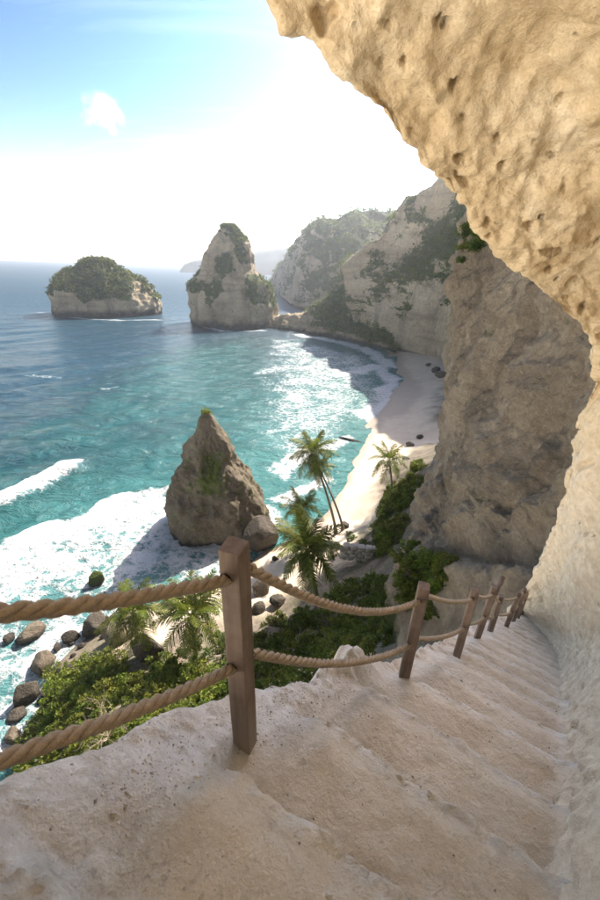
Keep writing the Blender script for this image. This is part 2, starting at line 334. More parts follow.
# ------------------------------------------------------------------ sea
def pxs(l, z=0.): return np.array([onz(x, y, z)[:2] for x, y in l])
SHORE = pxs([(385, 350), (395, 366), (393, 390), (378, 418), (362, 440), (350, 465), (340, 490), (328, 510), (312, 526), (285, 542), (262, 552), (245, 566), (215, 582), (178, 596), (140, 606), (105, 618), (82, 640), (62, 656), (45, 672), (38, 690), (36, 712), (38, 740), (30, 775)])
SURF_EDGE = pxs([(172, 489), (150, 491), (120, 499), (85, 514), (45, 530), (0, 549), (-60, 570)])
def sea():
    nr, na = 620, 620
    r = 12 * (1.0 + np.linspace(0, 1, nr) * 0) ; r = 14 * np.exp(np.linspace(0, math.log(6000 / 14), nr))
    a = np.radians(np.linspace(-80, 62, na))
    X, Y = r[:, None] * np.sin(a), r[:, None] * np.cos(a)
    P = np.stack([X, Y], -1); P3 = np.concatenate([P, np.zeros_like(X)[..., None]], -1)
    D = r[:, None] * np.ones(na)
    z = np.zeros_like(X)
    # swell, travelling towards the shore
    dirs = [((.80, -.60), 23, .42), ((.62, -.78), 14, .22), ((.93, -.37), 9.5, .13), ((.45, -.9), 5.2, .07), ((.9, .1), 3.4, .045)]
    warp = fbm(P3 / 60, 3) * 9
    for (dx, dy), L, A in dirs:
        ph = (X * dx + Y * dy + warp) * 2 * math.pi / L
        fade = np.exp(-(D * .0142 / L * 2.2) ** 2)      # drop waves the mesh cannot resolve
        amp = A * (0.6 + .8 * fbm(P3 / (3.1 * L) + 5, 2))
        z += fade * amp * (np.sin(ph) + .3 * np.sin(2 * ph + 1.2))
    z += fbm(P3 / 4.0, 4) * .34 * np.exp(-(D / 260) ** 2)
    # the breaking roller at the left
    roll = pxs([(-80, 533), (-30, 513), (0, 502), (30, 489), (52, 478), (68, 470)]); dr = seg_dist(P + (fbm(P3 / 7, 3) * 1.6)[..., None], roll)
    z += 1.8 * np.exp(-(dr / 2.4) ** 2) * (1 + .35 * fbm(P3 / 1.6, 3))
    dsh = seg_dist(P, SHORE)
    ds = seg_dist(P + (fbm(P3 / 9 + 3, 3) * 3.0)[..., None], SURF_EDGE)
    z += 1.2 * np.exp(-(ds / 2.8) ** 2) * (1 + .5 * fbm(P3 / 2.2, 3))
    z += .5 * np.exp(-(seg_dist(P, pxs([(70, 470), (110, 455), (160, 447)])) / 3.0) ** 2)
    # foam amount
    w1 = fbm(P3 / 11, 4); w2 = fbm(P3 / 3.2 + 8, 4)
    Pw = P + np.stack([w1 * 5 + w2 * 1.5, w1 * -4 + w2 * 1.2], -1)
    foam = np.zeros_like(X)
    surf = np.vstack([SURF_EDGE, pxs([(-90, 760), (30, 800), (60, 760), (110, 640), (175, 605), (235, 580), (258, 556), (250, 545), (215, 545), (182, 532), (168, 512)])])
    s1 = sdist(Pw, surf)
    near_edge = np.exp(-np.clip(seg_dist(Pw, SURF_EDGE), 0, None) / 13)
    foam = np.maximum(foam, smooth(-1.5, 1.8, s1) * (.46 + .36 * near_edge + .48 * w1 + .28 * w2))
    foam = np.maximum(foam, (1.0 + .5 * w2) * smooth(3.9 + 2.5 * w1, .5, dr + 1.3 * w2)); foam = np.maximum(foam, .62 * smooth(6., 1., dr + 2.2 * w2 + 1.5 * w1))
    bay = pxs([(262, 335), (300, 338), (345, 347), (382, 356), (396, 372), (392, 395), (375, 420), (358, 444), (346, 470), (336, 494), (322, 514), (290, 535), (262, 530), (268, 500), (245, 470), (232, 440), (240, 405), (252, 370)])
    s2 = sdist(Pw, bay)
    edge_b = np.exp(-dsh / (2.5 + .035 * D))
    foam = np.maximum(foam, smooth(-8, 20, s2) * (.50 + .40 * edge_b + .34 * w1 + .14 * w2))
    for l, wd, st in [([(262, 372), (300, 366), (340, 372), (372, 392), (378, 405)], 4, .5), ([(268, 430), (300, 415), (330, 408), (356, 412)], 3, .52), ([(280, 470), (305, 452), (330, 446), (350, 440)], 2.6, .68), ([(286, 500), (310, 490), (330, 482)], 2.0, .75), ([(300, 335), (335, 341), (368, 350), (390, 366)], 4.5, .72), 
                      ([(355, 372), (376, 366), (391, 378), (386, 397), (372, 416)], 4, .75), ([(52, 313), (40, 313)], 2.2, .62), ([(55, 316), (100, 320), (160, 320)], 2.5, .6), ([(190, 322), (220, 331), (262, 331)], 3, .6),
                      ([(104, 389), (118, 387)], 1.0, .5), ([(165, 330), (180, 335)], 2, .5)]:
        q = seg_dist(Pw, pxs(l)); foam = np.maximum(foam, st * smooth(wd * 2.2, wd * .3, q))
    caps = smooth(.30, .52, fbm(np.stack([X * .35 + Y * .1, Y * .9, X * 0], -1) / 16 + 40, 5)) * .42 * smooth(45, 120, D) * smooth(1500, 300, D)
    foam = np.maximum(foam, caps)
    pyr = onz(215, 520)[:2]; foam = np.maximum(foam, .8 * smooth(14, 9.5, np.linalg.norm((P - pyr) * (1, 1.1), axis=-1) + w1 * 3))
    # how shallow / turquoise
    sh = np.maximum(smooth(95, 8, dsh + w1 * 22) * .95, 0)
    tq = pxs([(120, 380), (180, 350), (260, 338), (300, 400), (280, 470), (250, 480), (170, 430), (70, 470), (30, 440)])
    sh = np.maximum(sh, smooth(-35, 25, sdist(P, tq) + w1 * 26) * .62)
    sh = sh * smooth(700, 260, D) + .06
    V = np.stack([X, Y, z], -1)
    m, t, b = mat('sea_water')
    co = coords(t)
    n_big = noise(t, .02, 4, .55, .5)
    deep = mixc(t, n_big, (.005, .034, .062), (.010, .054, .084))
    shc = mth(t, 'ADD', attr(t, 'shallow'), mth(t, 'MULTIPLY', mth(t, 'SUBTRACT', noise(t, .07, 5, .6, .6), .5), .45), True)
    c = ramp(t, shc, [(0., (0, 0, 0)), (1., (1, 1, 1))])
    teal = ramp(t, shc, [(.0, (.012, .062, .10)), (.35, (.007, .050, .064)), (.62, (.010, .082, .088)), (1., (.045, .175, .175))])
    c = mixc(t, mth(t, 'MULTIPLY', shc, 2.2, True), deep, teal)
    fm = attr(t, 'foam')
    lace = mth(t, 'SUBTRACT', 1., mth(t, 'MULTIPLY', vor(t, .62, noise_vec(t, co, .55, 1.5), 'DISTANCE_TO_EDGE'), 3.2, True))
    lace2 = mth(t, 'SUBTRACT', 1., mth(t, 'MULTIPLY', vor(t, 1.9, noise_vec(t, co, 1.3, .7), 'DISTANCE_TO_EDGE'), 3.0, True))
    br = mth(t, 'ADD', mth(t, 'ADD', mth(t, 'MULTIPLY', noise(t, .55, 10, .72, 1.0), .7), mth(t, 'MULTIPLY', mth(t, 'SUBTRACT', noise(t, .14, 8, .7, 2.0, sc=(1, 2.2, 1), rot=(0, 0, -.9)), .35), .75)), mth(t, 'ADD', mth(t, 'MULTIPLY', lace, .22), mth(t, 'MULTIPLY', lace2, .16)))
    fo = mth(t, 'MULTIPLY', mth(t, 'SUBTRACT', mth(t, 'ADD', fm, br), 1.12), 3.4, True)
    milky = mth(t, 'MULTIPLY', mth(t, 'SUBTRACT', fm, .25), .75, True)
    c = mixc(t, milky, c, (.28, .47, .50))
    c = mixc(t, fo, c, (.76, .77, .775))
    t.links.new(c, b.inputs['Base Color'])
    t.links.new(mth(t, 'ADD', mth(t, 'ADD', .16, mth(t, 'MULTIPLY', attr(t, 'chop'), .34)), mth(t, 'MULTIPLY', fo, .6)), b.inputs['Roughness']); b.inputs['IOR'].default_value = 1.33
    b.inputs['Specular IOR Level'].default_value = .36
    h1 = noise(t, .16, 8, .62, .6, sc=(1, 1.7, 1), rot=(0, 0, -.65)); h2 = noise(t, 1.1, 6, .6, .5, sc=(1, 1.5, 1), rot=(0, 0, -.5))
    p = bump(t, b, h1, .9, 2.4); p2 = bump(t, b, mth(t, 'ADD', mth(t, 'MULTIPLY', h2, .6), mth(t, 'MULTIPLY', mth(t, 'MULTIPLY', fo, br), .8)), .8, .28, p)
    me = mesh('sea', V, gridfaces(nr, na), m, True, {'foam': np.clip(foam, 0, 1.3), 'shallow': sh, 'chop': smooth(90, 700, D)})
    me.flip_normals() if me.polygons[0].normal.z < 0 else None
    obj('sea', me, kind='structure', label='blue and turquoise sea with white surf')
def noise_vec(t, co, scale, amt):
    n = N(t, 'ShaderNodeTexNoise'); n.inputs['Scale'].default_value = scale; n.inputs['Detail'].default_value = 3; t.links.new(co, n.inputs['Vector'])
    s = N(t, 'ShaderNodeVectorMath', operation='SCALE'); t.links.new(n.outputs['Color'], s.inputs[0]); s.inputs['Scale'].default_value = amt
    a = N(t, 'ShaderNodeVectorMath', operation='ADD'); t.links.new(co, a.inputs[0]); t.links.new(s.outputs[0], a.inputs[1]); return a.outputs[0]
sea()

# ------------------------------------------------------------------ shore terrain (beach, slope under the cliff)
CTRL = []                                    # (x, y, z)
for (x, y, z) in [(350, 500, 1.6), (372, 470, 2.0), (395, 430, 2.0), (415, 400, 2.2), (430, 380, 2.2), (440, 440, 3.5), (425, 360, 2.5), (365, 520, 3.), (300, 550, 1.8), (275, 565, 1.8), (250, 590, 2.0), (320, 560, 3.2), (350, 560, 4.5),
                  (300, 600, 6), (335, 600, 7.5), (370, 590, 10), (395, 560, 11), (385, 520, 7), (405, 490, 8.5), (420, 470, 10), (410, 600, 15), (430, 570, 17), (445, 545, 19), (450, 600, 20), (300, 640, 10), (350, 640, 14), (250, 640, 7), (200, 620, 4.5), (150, 640, 4.5), (120, 660, 5.0), (80, 670, 3.6), (60, 700, 4.6), (55, 740, 6.), (60, 775, 7.5), (110, 700, 8), (160, 690, 9), (210, 670, 9.5), (250, 690, 13), (150, 730, 12), (100, 750, 11), (200, 730, 15), (300, 690, 17), (120, 800, 15), (200, 800, 20), (300, 760, 24), (60, 850, 12), (400, 660, 22)]:
    p = onz(x, y, z); CTRL.append(p)
for p in SHORE[::1]: CTRL.append(np.array([p[0], p[1], 0.]))
# a line offshore so the ground dips below the water
_sn = np.gradient(SHORE, axis=0); _sn = np.stack([_sn[:, 1], -_sn[:, 0]], -1); _sn /= np.linalg.norm(_sn, axis=1)[:, None]
_c = np.array([60., 60.]); _sg = np.sign(((SHORE - _c) * _sn).sum(1))[:, None]; OFF = SHORE + _sn * _sg * 9
for p in OFF: CTRL.append(np.array([p[0], p[1], -2.5]))
for p in [(40, 60, 25), (60, 100, 14), (70, 150, 8), (85, 200, 5), (30, 40, 30), (20, 20, 32), (-30, 5, 6), (-45, 25, -4), (-15, 5, 20), (-40, 0, 0)]: CTRL.append(np.array(p, float))
CTRL = np.array(CTRL)
def _rbf():
    A = CTRL[:, :2]; d = np.linalg.norm(A[:, None] - A[None], axis=-1); K = d + np.eye(len(A)) * .8
    M = np.block([[K, np.ones((len(A), 1))], [np.ones((1, len(A))), np.zeros((1, 1))]])
    return np.linalg.solve(M, np.append(CTRL[:, 2], 0))
_W = _rbf()
def ground_z(x, y, rough=True):
    x, y = np.asarray(x, float), np.asarray(y, float); P = np.stack([x, y], -1)
    z = _W[-1] + sum(_W[k] * np.hypot(x - CTRL[k, 0], y - CTRL[k, 1]) for k in range(len(CTRL)))
    if rough:
        P3 = np.stack([x, y, z * 0], -1); k = smooth(2.8, 5., z)
        z = z + fbm(P3 / 5, 5) * 1.5 * k + fbm(P3 / 2.2 + 4, 3) * .12
    return z
def terrain():
    xs = np.concatenate([np.arange(-50, 35, .42), np.arange(35, 100, 1.2)]); ys = np.concatenate([np.arange(1, 75, .42), np.arange(75, 275, 1.1)])
    X, Y = np.meshgrid(xs, ys, indexing='ij'); Z = ground_z(X, Y)
    P3 = np.stack([X, Y, Z], -1)
    D = np.hypot(X, Y)
    wet = smooth(1.1, .1, Z + fbm(P3 / 6, 3) * .5)
    wp = pxs([(398, 372), (405, 385), (405, 402), (392, 416)]); wet = np.maximum(wet, .8 * smooth(7, 3, seg_dist(P3[..., :2], wp) + fbm(P3 / 5, 3) * 3))
    sand = smooth(5.5, 3.2, Z + fbm(P3 / 4, 3) * 1.2) * smooth(-22, -14, X)
    m, t, b = mat('shore_ground')
    n1 = noise(t, .35, 7, .6, .3); n2 = noise(t, 3.2, 8, .7)
    sc_ = ramp(t, n1, [(.3, (.54, .45, .34)), (.7, (.64, .56, .45))])
    sc_ = mixc(t, mth(t, 'MULTIPLY', mth(t, 'SUBTRACT', n2, .55), 2., True), sc_, (.46, .39, .32))
    sc_ = mixc(t, mth(t, 'MULTIPLY', attr(t, 'wet'), .9), sc_, (.33, .25, .18))
    so = ramp(t, n2, [(.3, (.075, .06, .042)), (.5, (.16, .13, .095)), (.7, (.27, .23, .18))])
    so = mixc(t, mth(t, 'MULTIPLY', mth(t, 'SUBTRACT', n1, .45), 3., True), so, (.07, .085, .03))
    t.links.new(mixc(t, attr(t, 'sand'), so, sc_), b.inputs['Base Color'])
    t.links.new(mth(t, 'SUBTRACT', .95, mth(t, 'MULTIPLY', attr(t, 'wet'), .45)), b.inputs['Roughness'])
    bump(t, b, mth(t, 'ADD', mth(t, 'MULTIPLY', n1, .5), n2), .5, .12)
    me = mesh('shore', P3, gridfaces(*X.shape), m, True, {'wet': wet, 'sand': sand})
    obj('beach_and_shore', me, kind='structure', label='pale sandy beach curving below the cliffs')
terrain()

# ------------------------------------------------------------------ leaves scattered as one mass
def leaf_mesh(name, pts, size, mat_, tone=None, up=.5, aspect=.55, tri=False):
    n = len(pts); d1 = rng.normal(size=(n, 3)); d1 /= np.linalg.norm(d1, axis=1)[:, None]
    nn = rng.normal(size=(n, 3)) + np.array([0, 0, up * 2]); nn /= np.linalg.norm(nn, axis=1)[:, None]
    d1 = d1 - nn * (d1 * nn).sum(1)[:, None]; d1 /= np.linalg.norm(d1, axis=1)[:, None] + 1e-9; d2 = np.cross(nn, d1)
    s = (size * rng.uniform(.6, 1.3, n))[:, None]
    a = pts - d1 * s * .5; c = pts + d1 * s * .5; m1 = pts + d2 * s * aspect * .5 + nn * s * .12; m2 = pts - d2 * s * aspect * .5 + nn * s * .12
    V = np.stack([a, m2, c, m1], 1).reshape(-1, 3); f = np.arange(4 * n).reshape(-1, 4)
    tn = rng.uniform(0, 1, n) if tone is None else np.clip(tone + rng.normal(0, .18, n), 0, 1)
    return mesh(name, V, f, mat_, False, {'tone': np.repeat(tn, 4)})
def clump_points(base, nrm, n, rad, per):
    """bushy clumps standing on surface points: returns leaf positions and a light/dark tone per clump"""
    idx = rng.integers(0, len(base), n); c = base[idx] + nrm[idx] * rad * .35; r = rad * rng.uniform(.4, 1.9, n)
    d = rng.normal(size=(n, per, 3)); d /= np.linalg.norm(d, axis=2)[..., None]; rr = rng.uniform(.55, 1., (n, per, 1))
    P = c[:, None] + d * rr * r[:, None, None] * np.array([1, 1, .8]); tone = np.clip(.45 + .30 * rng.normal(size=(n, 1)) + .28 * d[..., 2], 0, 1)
    return P.reshape(-1, 3), tone.reshape(-1)

# ------------------------------------------------------------------ cliffs seen across the bay
def sheet_cliff(name, cols, nu, nv, amp, strata_amp, fr, mat_, vegf, label, leaf=1.6, nleaf=2500, back=60, prof=None, warpf=.02, low=.35, **kw):
    """cols: (foot px, top px, setback m[, foot z]); foot stands on the sea, top is `setback` metres further off than the foot"""
    Fs, Ts, Bs = [], [], []
    for c in cols:
        (fx, fy), (tx, ty), sb = c[:3]
        F = onz(fx, fy); d = math.hypot(F[0], F[1]); T = atdist(tx, ty, d + sb); h = np.array([T[0], T[1], 0]); h /= np.linalg.norm(h)
        Fs.append(F); Ts.append(T); Bs.append(T + h * back + np.array([0, 0, -.12 * back]))
    Fs, Ts, Bs = catmull(Fs, nu), catmull(Ts, nu), catmull(Bs, nu)
    k = int(nv * .8); v = np.linspace(0, 1, k)[None, :, None]
    p = v ** 2.2 if prof is None else prof(v)
    front = Fs[:, None] * (1 - v) + Ts[:, None] * v
    front[..., :2] = Fs[:, None, :2] * (1 - p) + Ts[:, None, :2] * p
    tb = np.linspace(0, 1, nv - k + 1)[1:][None, :, None]
    P = np.concatenate([front, Ts[:, None] * (1 - tb) + Bs[:, None] * tb], 1)
    P[:, 0, 2] = -6
    n = gnormals(P); tocam = CAM - P
    if (n[:, :k] * tocam[:, :k]).sum() < 0: n = -n
    q = P * fr
    d = amp * (fbm(q, 6, .55) + .7 * ridged(q * 1.7 * np.array([1, 1, .35]) + 4, 4) - .35)
    ledge = fbm(np.stack([P[..., 0] * .012, P[..., 1] * .012, P[..., 2] * fr * 3.2], -1) + 7, 4); d += strata_amp * np.round(ledge * 5) / 5
    hz = P[..., 2:3]
    d *= (low + (1 - low) * smooth(0, 10, hz[..., 0]))
    P = P + n * d[..., None]
    # wave-cut notch along the waterline
    notch = np.exp(-((P[..., 2] - 1.5) / 2.2) ** 2); P = P - n * (notch * 1.6)[..., None]
    n2 = gnormals(P); n2 *= np.sign((n2[:, :k] * (CAM - P[:, :k])).sum())
    veg = vegf(P, n2, np.repeat(np.linspace(0, 1, nu)[:, None], P.shape[1], 1), np.repeat(np.concatenate([v[0, :, 0], 1 + tb[0, :, 0]])[None], nu, 0))
    wet = smooth(3.2, .6, P[..., 2])
    me = mesh(name, P, gridfaces(nu, P.shape[1]), mat_, True, {'veg': veg, 'wet': wet})
    o = obj(name, me, kind='structure', label=label, **kw)
    msk = (veg > .55); pts, nr = P[msk], n2[msk]
    if nleaf and len(pts):
        L, tn = clump_points(pts, nr * .4 + np.array([0, 0, .6]), nleaf // 14, leaf * 1.5, 14)
        obj('scrub', leaf_mesh('scrub', L, leaf, M_LEAFF, tn), o, kind='stuff')
    return o
def veg_std(th, top=.97, nf=.03, seed=0, slope=.35):
    def f(P, n, u, v):
        a = fbm(P * np.array([nf, nf, nf * 1.3]) + seed, 5)
        s = a * 1.1 + (n[..., 2] - slope) * 1.1 + th
        s = np.where(v >= top, 1.0 + .0 * s, s); return np.clip(s + .5, 0, 1)
    return f

# distant headland in the haze
def far_head():
    cols = [((182, 268.2), (184, 264), 30), ((196, 270), (200, 260), 40), ((215, 271), (222, 255), 60), ((240, 272), (250, 252), 60), ((270, 273), (272, 250), 60), ((300, 274), (305, 244), 60), ((340, 275), (340, 235), 60)]
    P = []
    for (fx, fy), (tx, ty), sb in cols:
        d = 2100; F = atdist(fx, 300, d); F[2] = 0; T = atdist(tx, ty, d + sb); h = np.array([T[0], T[1], 0]) / math.hypot(T[0], T[1])
        P.append([F + (0, 0, -5), F * .5 + T * .5, T, T + h * 300])
    P = catmull(np.array(P), 90); P = catmull(P.transpose(1, 0, 2), 24).transpose(1, 0, 2)
    P = P + np.stack([fbm(P / 90, 4), fbm(P / 80 + 3, 4), .35 * fbm(P / 60 + 9, 4)], -1) * 22
    obj('distant_headland', mesh('distant_headland', P, gridfaces(*P.shape[:2]), M_FAR, True, {'veg': np.full(P.shape[:2], .9), 'wet': np.zeros(P.shape[:2])}), kind='structure', label='low headland fading into haze on the horizon')
far_head()
HEAD = sheet_cliff('hazy_headland', [((268, 288), (271, 284), 8), ((272, 290), (276, 270), 14), ((280, 297), (290, 251), 30), ((290, 306), (303, 233), 55), ((300, 309), (317, 219), 80), ((318, 312), (338, 215), 95), ((340, 316), (362, 209), 110), ((365, 318), (390, 211), 120), ((395, 320), (425, 206), 130)],
            150, 110, 7, 2.5, .022, M_FAR, veg_std(-.10, .96, .02, 3, .30), 'sheer pale headland with scrub on top beyond the sea stack', leaf=2.6, nleaf=9000, back=120, prof=lambda v: v ** 1.6)
def veg_bay(P, n, u, v):
    a = fbm(P * np.array([.035, .035, .05]) + 2, 5)
    band = np.exp(-((v - (.60 - .12 * u)) / .24) ** 2)
    s = a * 1.25 + band * .62 + (n[..., 2] - .3) * .6 - .42 - .9 * smooth(.28, .18, v)
    return np.clip(np.where(v > 1.1, 1, s + .5), 0, 1)
sheet_cliff('bay_cliff', [((352, 340), (342, 268), 6), ((370, 344), (352, 258), 12), ((384, 349), (372, 242), 22), ((398, 353), (392, 219), 34), ((414, 357), (406, 198), 42), ((430, 362), (422, 188), 46), ((447, 369), (440, 180), 50), ((470, 380), (468, 150), 50), ((500, 400), (502, 112), 50), ((540, 425), (548, 92), 50)],  # hidden right-hand columns have their height set to shade the beach
            200, 150, 4.5, 2.0, .035, M_FAR, veg_bay, 'tall pale cliff streaked with green scrub behind the beach', leaf=1.5, nleaf=14000, back=80, prof=lambda v: .62 * smooth(.25, .55, v) * .5 + .69 * v ** 2.4)
def veg_spit(P, n, u, v):
    a = fbm(P * .06 + 11, 5)
    return np.clip(.5 + a * 1.1 + 1.3 * smooth(.28, .5, u) - .5 + (n[..., 2] - .4) * .5 - .9 * smooth(6, 2, P[..., 2]), 0, 1)
sheet_cliff('rocky_spit', [((246, 326), (250, 319), 10), ((262, 328), (264, 318), 12), ((280, 330), (282, 316), 12), ((300, 332), (301, 315), 14), ((318, 335), (320, 304), 22), ((334, 338), (336, 292), 30), ((348, 341), (352, 282), 36), ((362, 344), (366, 284), 36), ((374, 347), (374, 300), 26), ((386, 351), (382, 322), 14), ((396, 354), (392, 340), 8)],
            230, 100, 4.2, 1.4, .09, M_STACK, veg_spit, 'low rocky spit rising to a green knoll beside the beach', leaf=1.4, nleaf=12000, back=30, low=1., prof=lambda v: v ** 1.3)

# ------------------------------------------------------------------ free-standing rocks from silhouette rows
def spire(name, rows, dist, ratio, amp, fr, mat_, nr=90, na=120, vegf=None, leafn=0, leaf=1.2, strata=0, parent_label=None, cat='rock', twist=0., wet_h=3., lmat=None, clump=1.5):
    """rows: (y, x_left, x_right) in the photograph from base to top; the rock stands `dist` metres off, its depth is `ratio` times its width"""
    R_ = []
    for (y, xl, xr) in rows:
        a, b_ = atdist(xl, y, dist), atdist(xr, y, dist); R_.append([*(.5 * (a + b_)), np.linalg.norm((b_ - a)[:2]) / 2])
    R_[0][2] = -4
    R_ = catmull(R_, nr); ang = np.linspace(0, 2 * math.pi, na, endpoint=False)
    mid = (rows[0][1] + rows[0][2]) / 2; q = ray(mid, rows[0][0]); fw = np.array([q[0], q[1]]) / math.hypot(q[0], q[1]); rt = np.array([fw[1], -fw[0]])
    squash = 1 / (np.abs(np.cos(ang)) ** 2.6 + np.abs(np.sin(ang)) ** 2.6) ** (1 / 2.6)
    ca, sa = np.cos(ang) * squash, np.sin(ang) * squash * ratio
    P = np.zeros((nr, na, 3)); hw = R_[:, 3:4]
    P[..., 0] = R_[:, 0:1] + hw * (ca * rt[0] + sa * fw[0]); P[..., 1] = R_[:, 1:2] + hw * (ca * rt[1] + sa * fw[1]); P[..., 2] = R_[:, 2:3]
    n = gnormals(P, True); c = P.mean(1, keepdims=True)
    if ((P - c) * n).sum() < 0: n = -n
    q = P * fr; d = amp * (fbm(q, 6, .55) + .8 * (ridged(q * 1.6 * np.array([1, 1, .5]) + 2, 4) - .45))
    if strata: d += strata * np.round(fbm(np.stack([P[..., 0] * .01, P[..., 1] * .01, P[..., 2] * fr * 3], -1) + 5, 3) * 5) / 5
    d *= np.clip(hw / (amp * 3.2), .08, 1) 
    P = P + n * d[..., None]
    base = np.array([R_[nr // 8, 0], R_[nr // 8, 1], 0.]); P -= base
    n2 = gnormals(P, True); n2 *= np.sign(((P - P.mean(1, keepdims=True)) * n2).sum())
    vv = np.repeat(np.linspace(0, 1, nr)[:, None], na, 1)
    veg = np.zeros((nr, na)) if vegf is None else vegf(P, n2, None, vv)
    wet = smooth(wet_h, wet_h * .25, P[..., 2] + fbm(P * fr * 3, 3) * wet_h * .4)
    f = gridfaces(nr, na, True)
    V = np.vstack([P.reshape(-1, 3), P[-1].mean(0)[None]]); top = len(V) - 1
    ft = np.array([[(nr - 1) * na + j, (nr - 1) * na + (j + 1) % na, top, top] for j in range(na)])
    A = {'veg': np.append(veg.ravel(), veg[-1].mean()), 'wet': np.append(wet.ravel(), 0)}
    bm = mesh(name, V, f, mat_, True, A)
    # close the tip with a fan
    b2 = bmesh.new(); b2.from_mesh(bm); b2.verts.ensure_lookup_table()
    for j in range(na):
        b2.faces.new([b2.verts[(nr - 1) * na + j], b2.verts[(nr - 1) * na + (j + 1) % na], b2.verts[top]]).smooth = True
    bmesh.ops.recalc_face_normals(b2, faces=b2.faces); b2.to_mesh(bm); b2.free()
    if leafn:
        root = obj(name, None, label=parent_label, category=cat); root.location = base
        obj('rock', bm, root)
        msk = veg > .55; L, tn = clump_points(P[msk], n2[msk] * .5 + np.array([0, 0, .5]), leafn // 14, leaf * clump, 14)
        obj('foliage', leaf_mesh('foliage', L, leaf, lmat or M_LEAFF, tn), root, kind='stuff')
        return root
    o = obj(name, bm, label=parent_label, category=cat); o.location = base; return o

def veg_island(P, n, u, v):
    a = fbm(P * .05 + 21, 5); return np.clip(.5 + (P[..., 2] - 17) / 10 + a * 2.8 + (n[..., 2] - .3) * .6, 0, 1)
dI = math.hypot(*onz(105, 316)[:2])
spire('wooded_islet', [(322, 54, 160), (316, 53, 160.5), (311, 52.5, 160), (304, 52, 158.5), (297, 51.5, 156), (290, 53, 150), (285, 56, 144), (279, 61, 135), (273, 69, 125), (267, 78, 115), (263, 86, 107), (261, 92, 102)],
      dI + 18, .62, 5.2, .055, M_STACK, 90, 150, veg_island, 20000, 2.0, .9, 'flat-based islet with pale cliffs capped by a green wooded dome', 'islet', wet_h=7, clump=1.2)
def veg_stack(P, n, u, v):
    a = fbm(P * np.array([.05, .05, .03]) + 31, 5); return np.clip(.5 + (v - .60) * 1.3 + a * 3.2 + (n[..., 2] - .25) * .5 - .9 * smooth(12, 4, P[..., 2]), 0, 1)
dS = math.hypot(*onz(232, 326)[:2])
spire('pyramid_sea_stack', [(334, 196, 279), (326, 193, 277), (316, 191, 276), (304, 190, 275), (293, 190, 272), (284, 193, 268), (272, 200, 259), (260, 204, 254), (250, 208, 251), (242, 211, 248), (235, 216, 242), (231, 219, 238), (228, 222.5, 235), (226.5, 225, 232)],
      dS + 14, .8, 4.2, .06, M_STACK, 110, 150, veg_stack, 14000, 1.5, .9, 'tall pointed pale sea stack with scrub on its peak and flanks', 'sea stack', wet_h=6, clump=.9)
def veg_pyr(P, n, u, v):
    a = fbm(P * .3 + 5, 4); return np.clip(.35 + 2.2 * smooth(.955, .985, v) + a * .25 + .27 * np.exp(-((P[..., 2] - 12) / 4) ** 2 - ((P[..., 0] + .4) / 2.0) ** 2), 0, 1) * smooth(-5, -1, -P[..., 1] * 1.0 + 3)
dP = math.hypot(*onz(215, 535)[:2])
spire('pointed_beach_rock', [(546, 180, 262), (538, 182, 262), (530, 176, 264), (520, 171, 266), (508, 168, 265.5), (496, 167, 261), (484, 170, 252), (472, 176, 244), (460, 181, 238), (448, 185, 233), (436, 191, 227), (426, 196, 220), (418, 199, 214), (414, 202, 211), (412, 204, 209)],
      dP + 4.5, .85, 1.45, .2, M_PYR, 170, 190, veg_pyr, 420, .35, 0, 'brown pyramid-shaped rock standing in the surf with a green tuft on its tip', 'rock', wet_h=1.6, lmat=M_LEAF, clump=1.2)

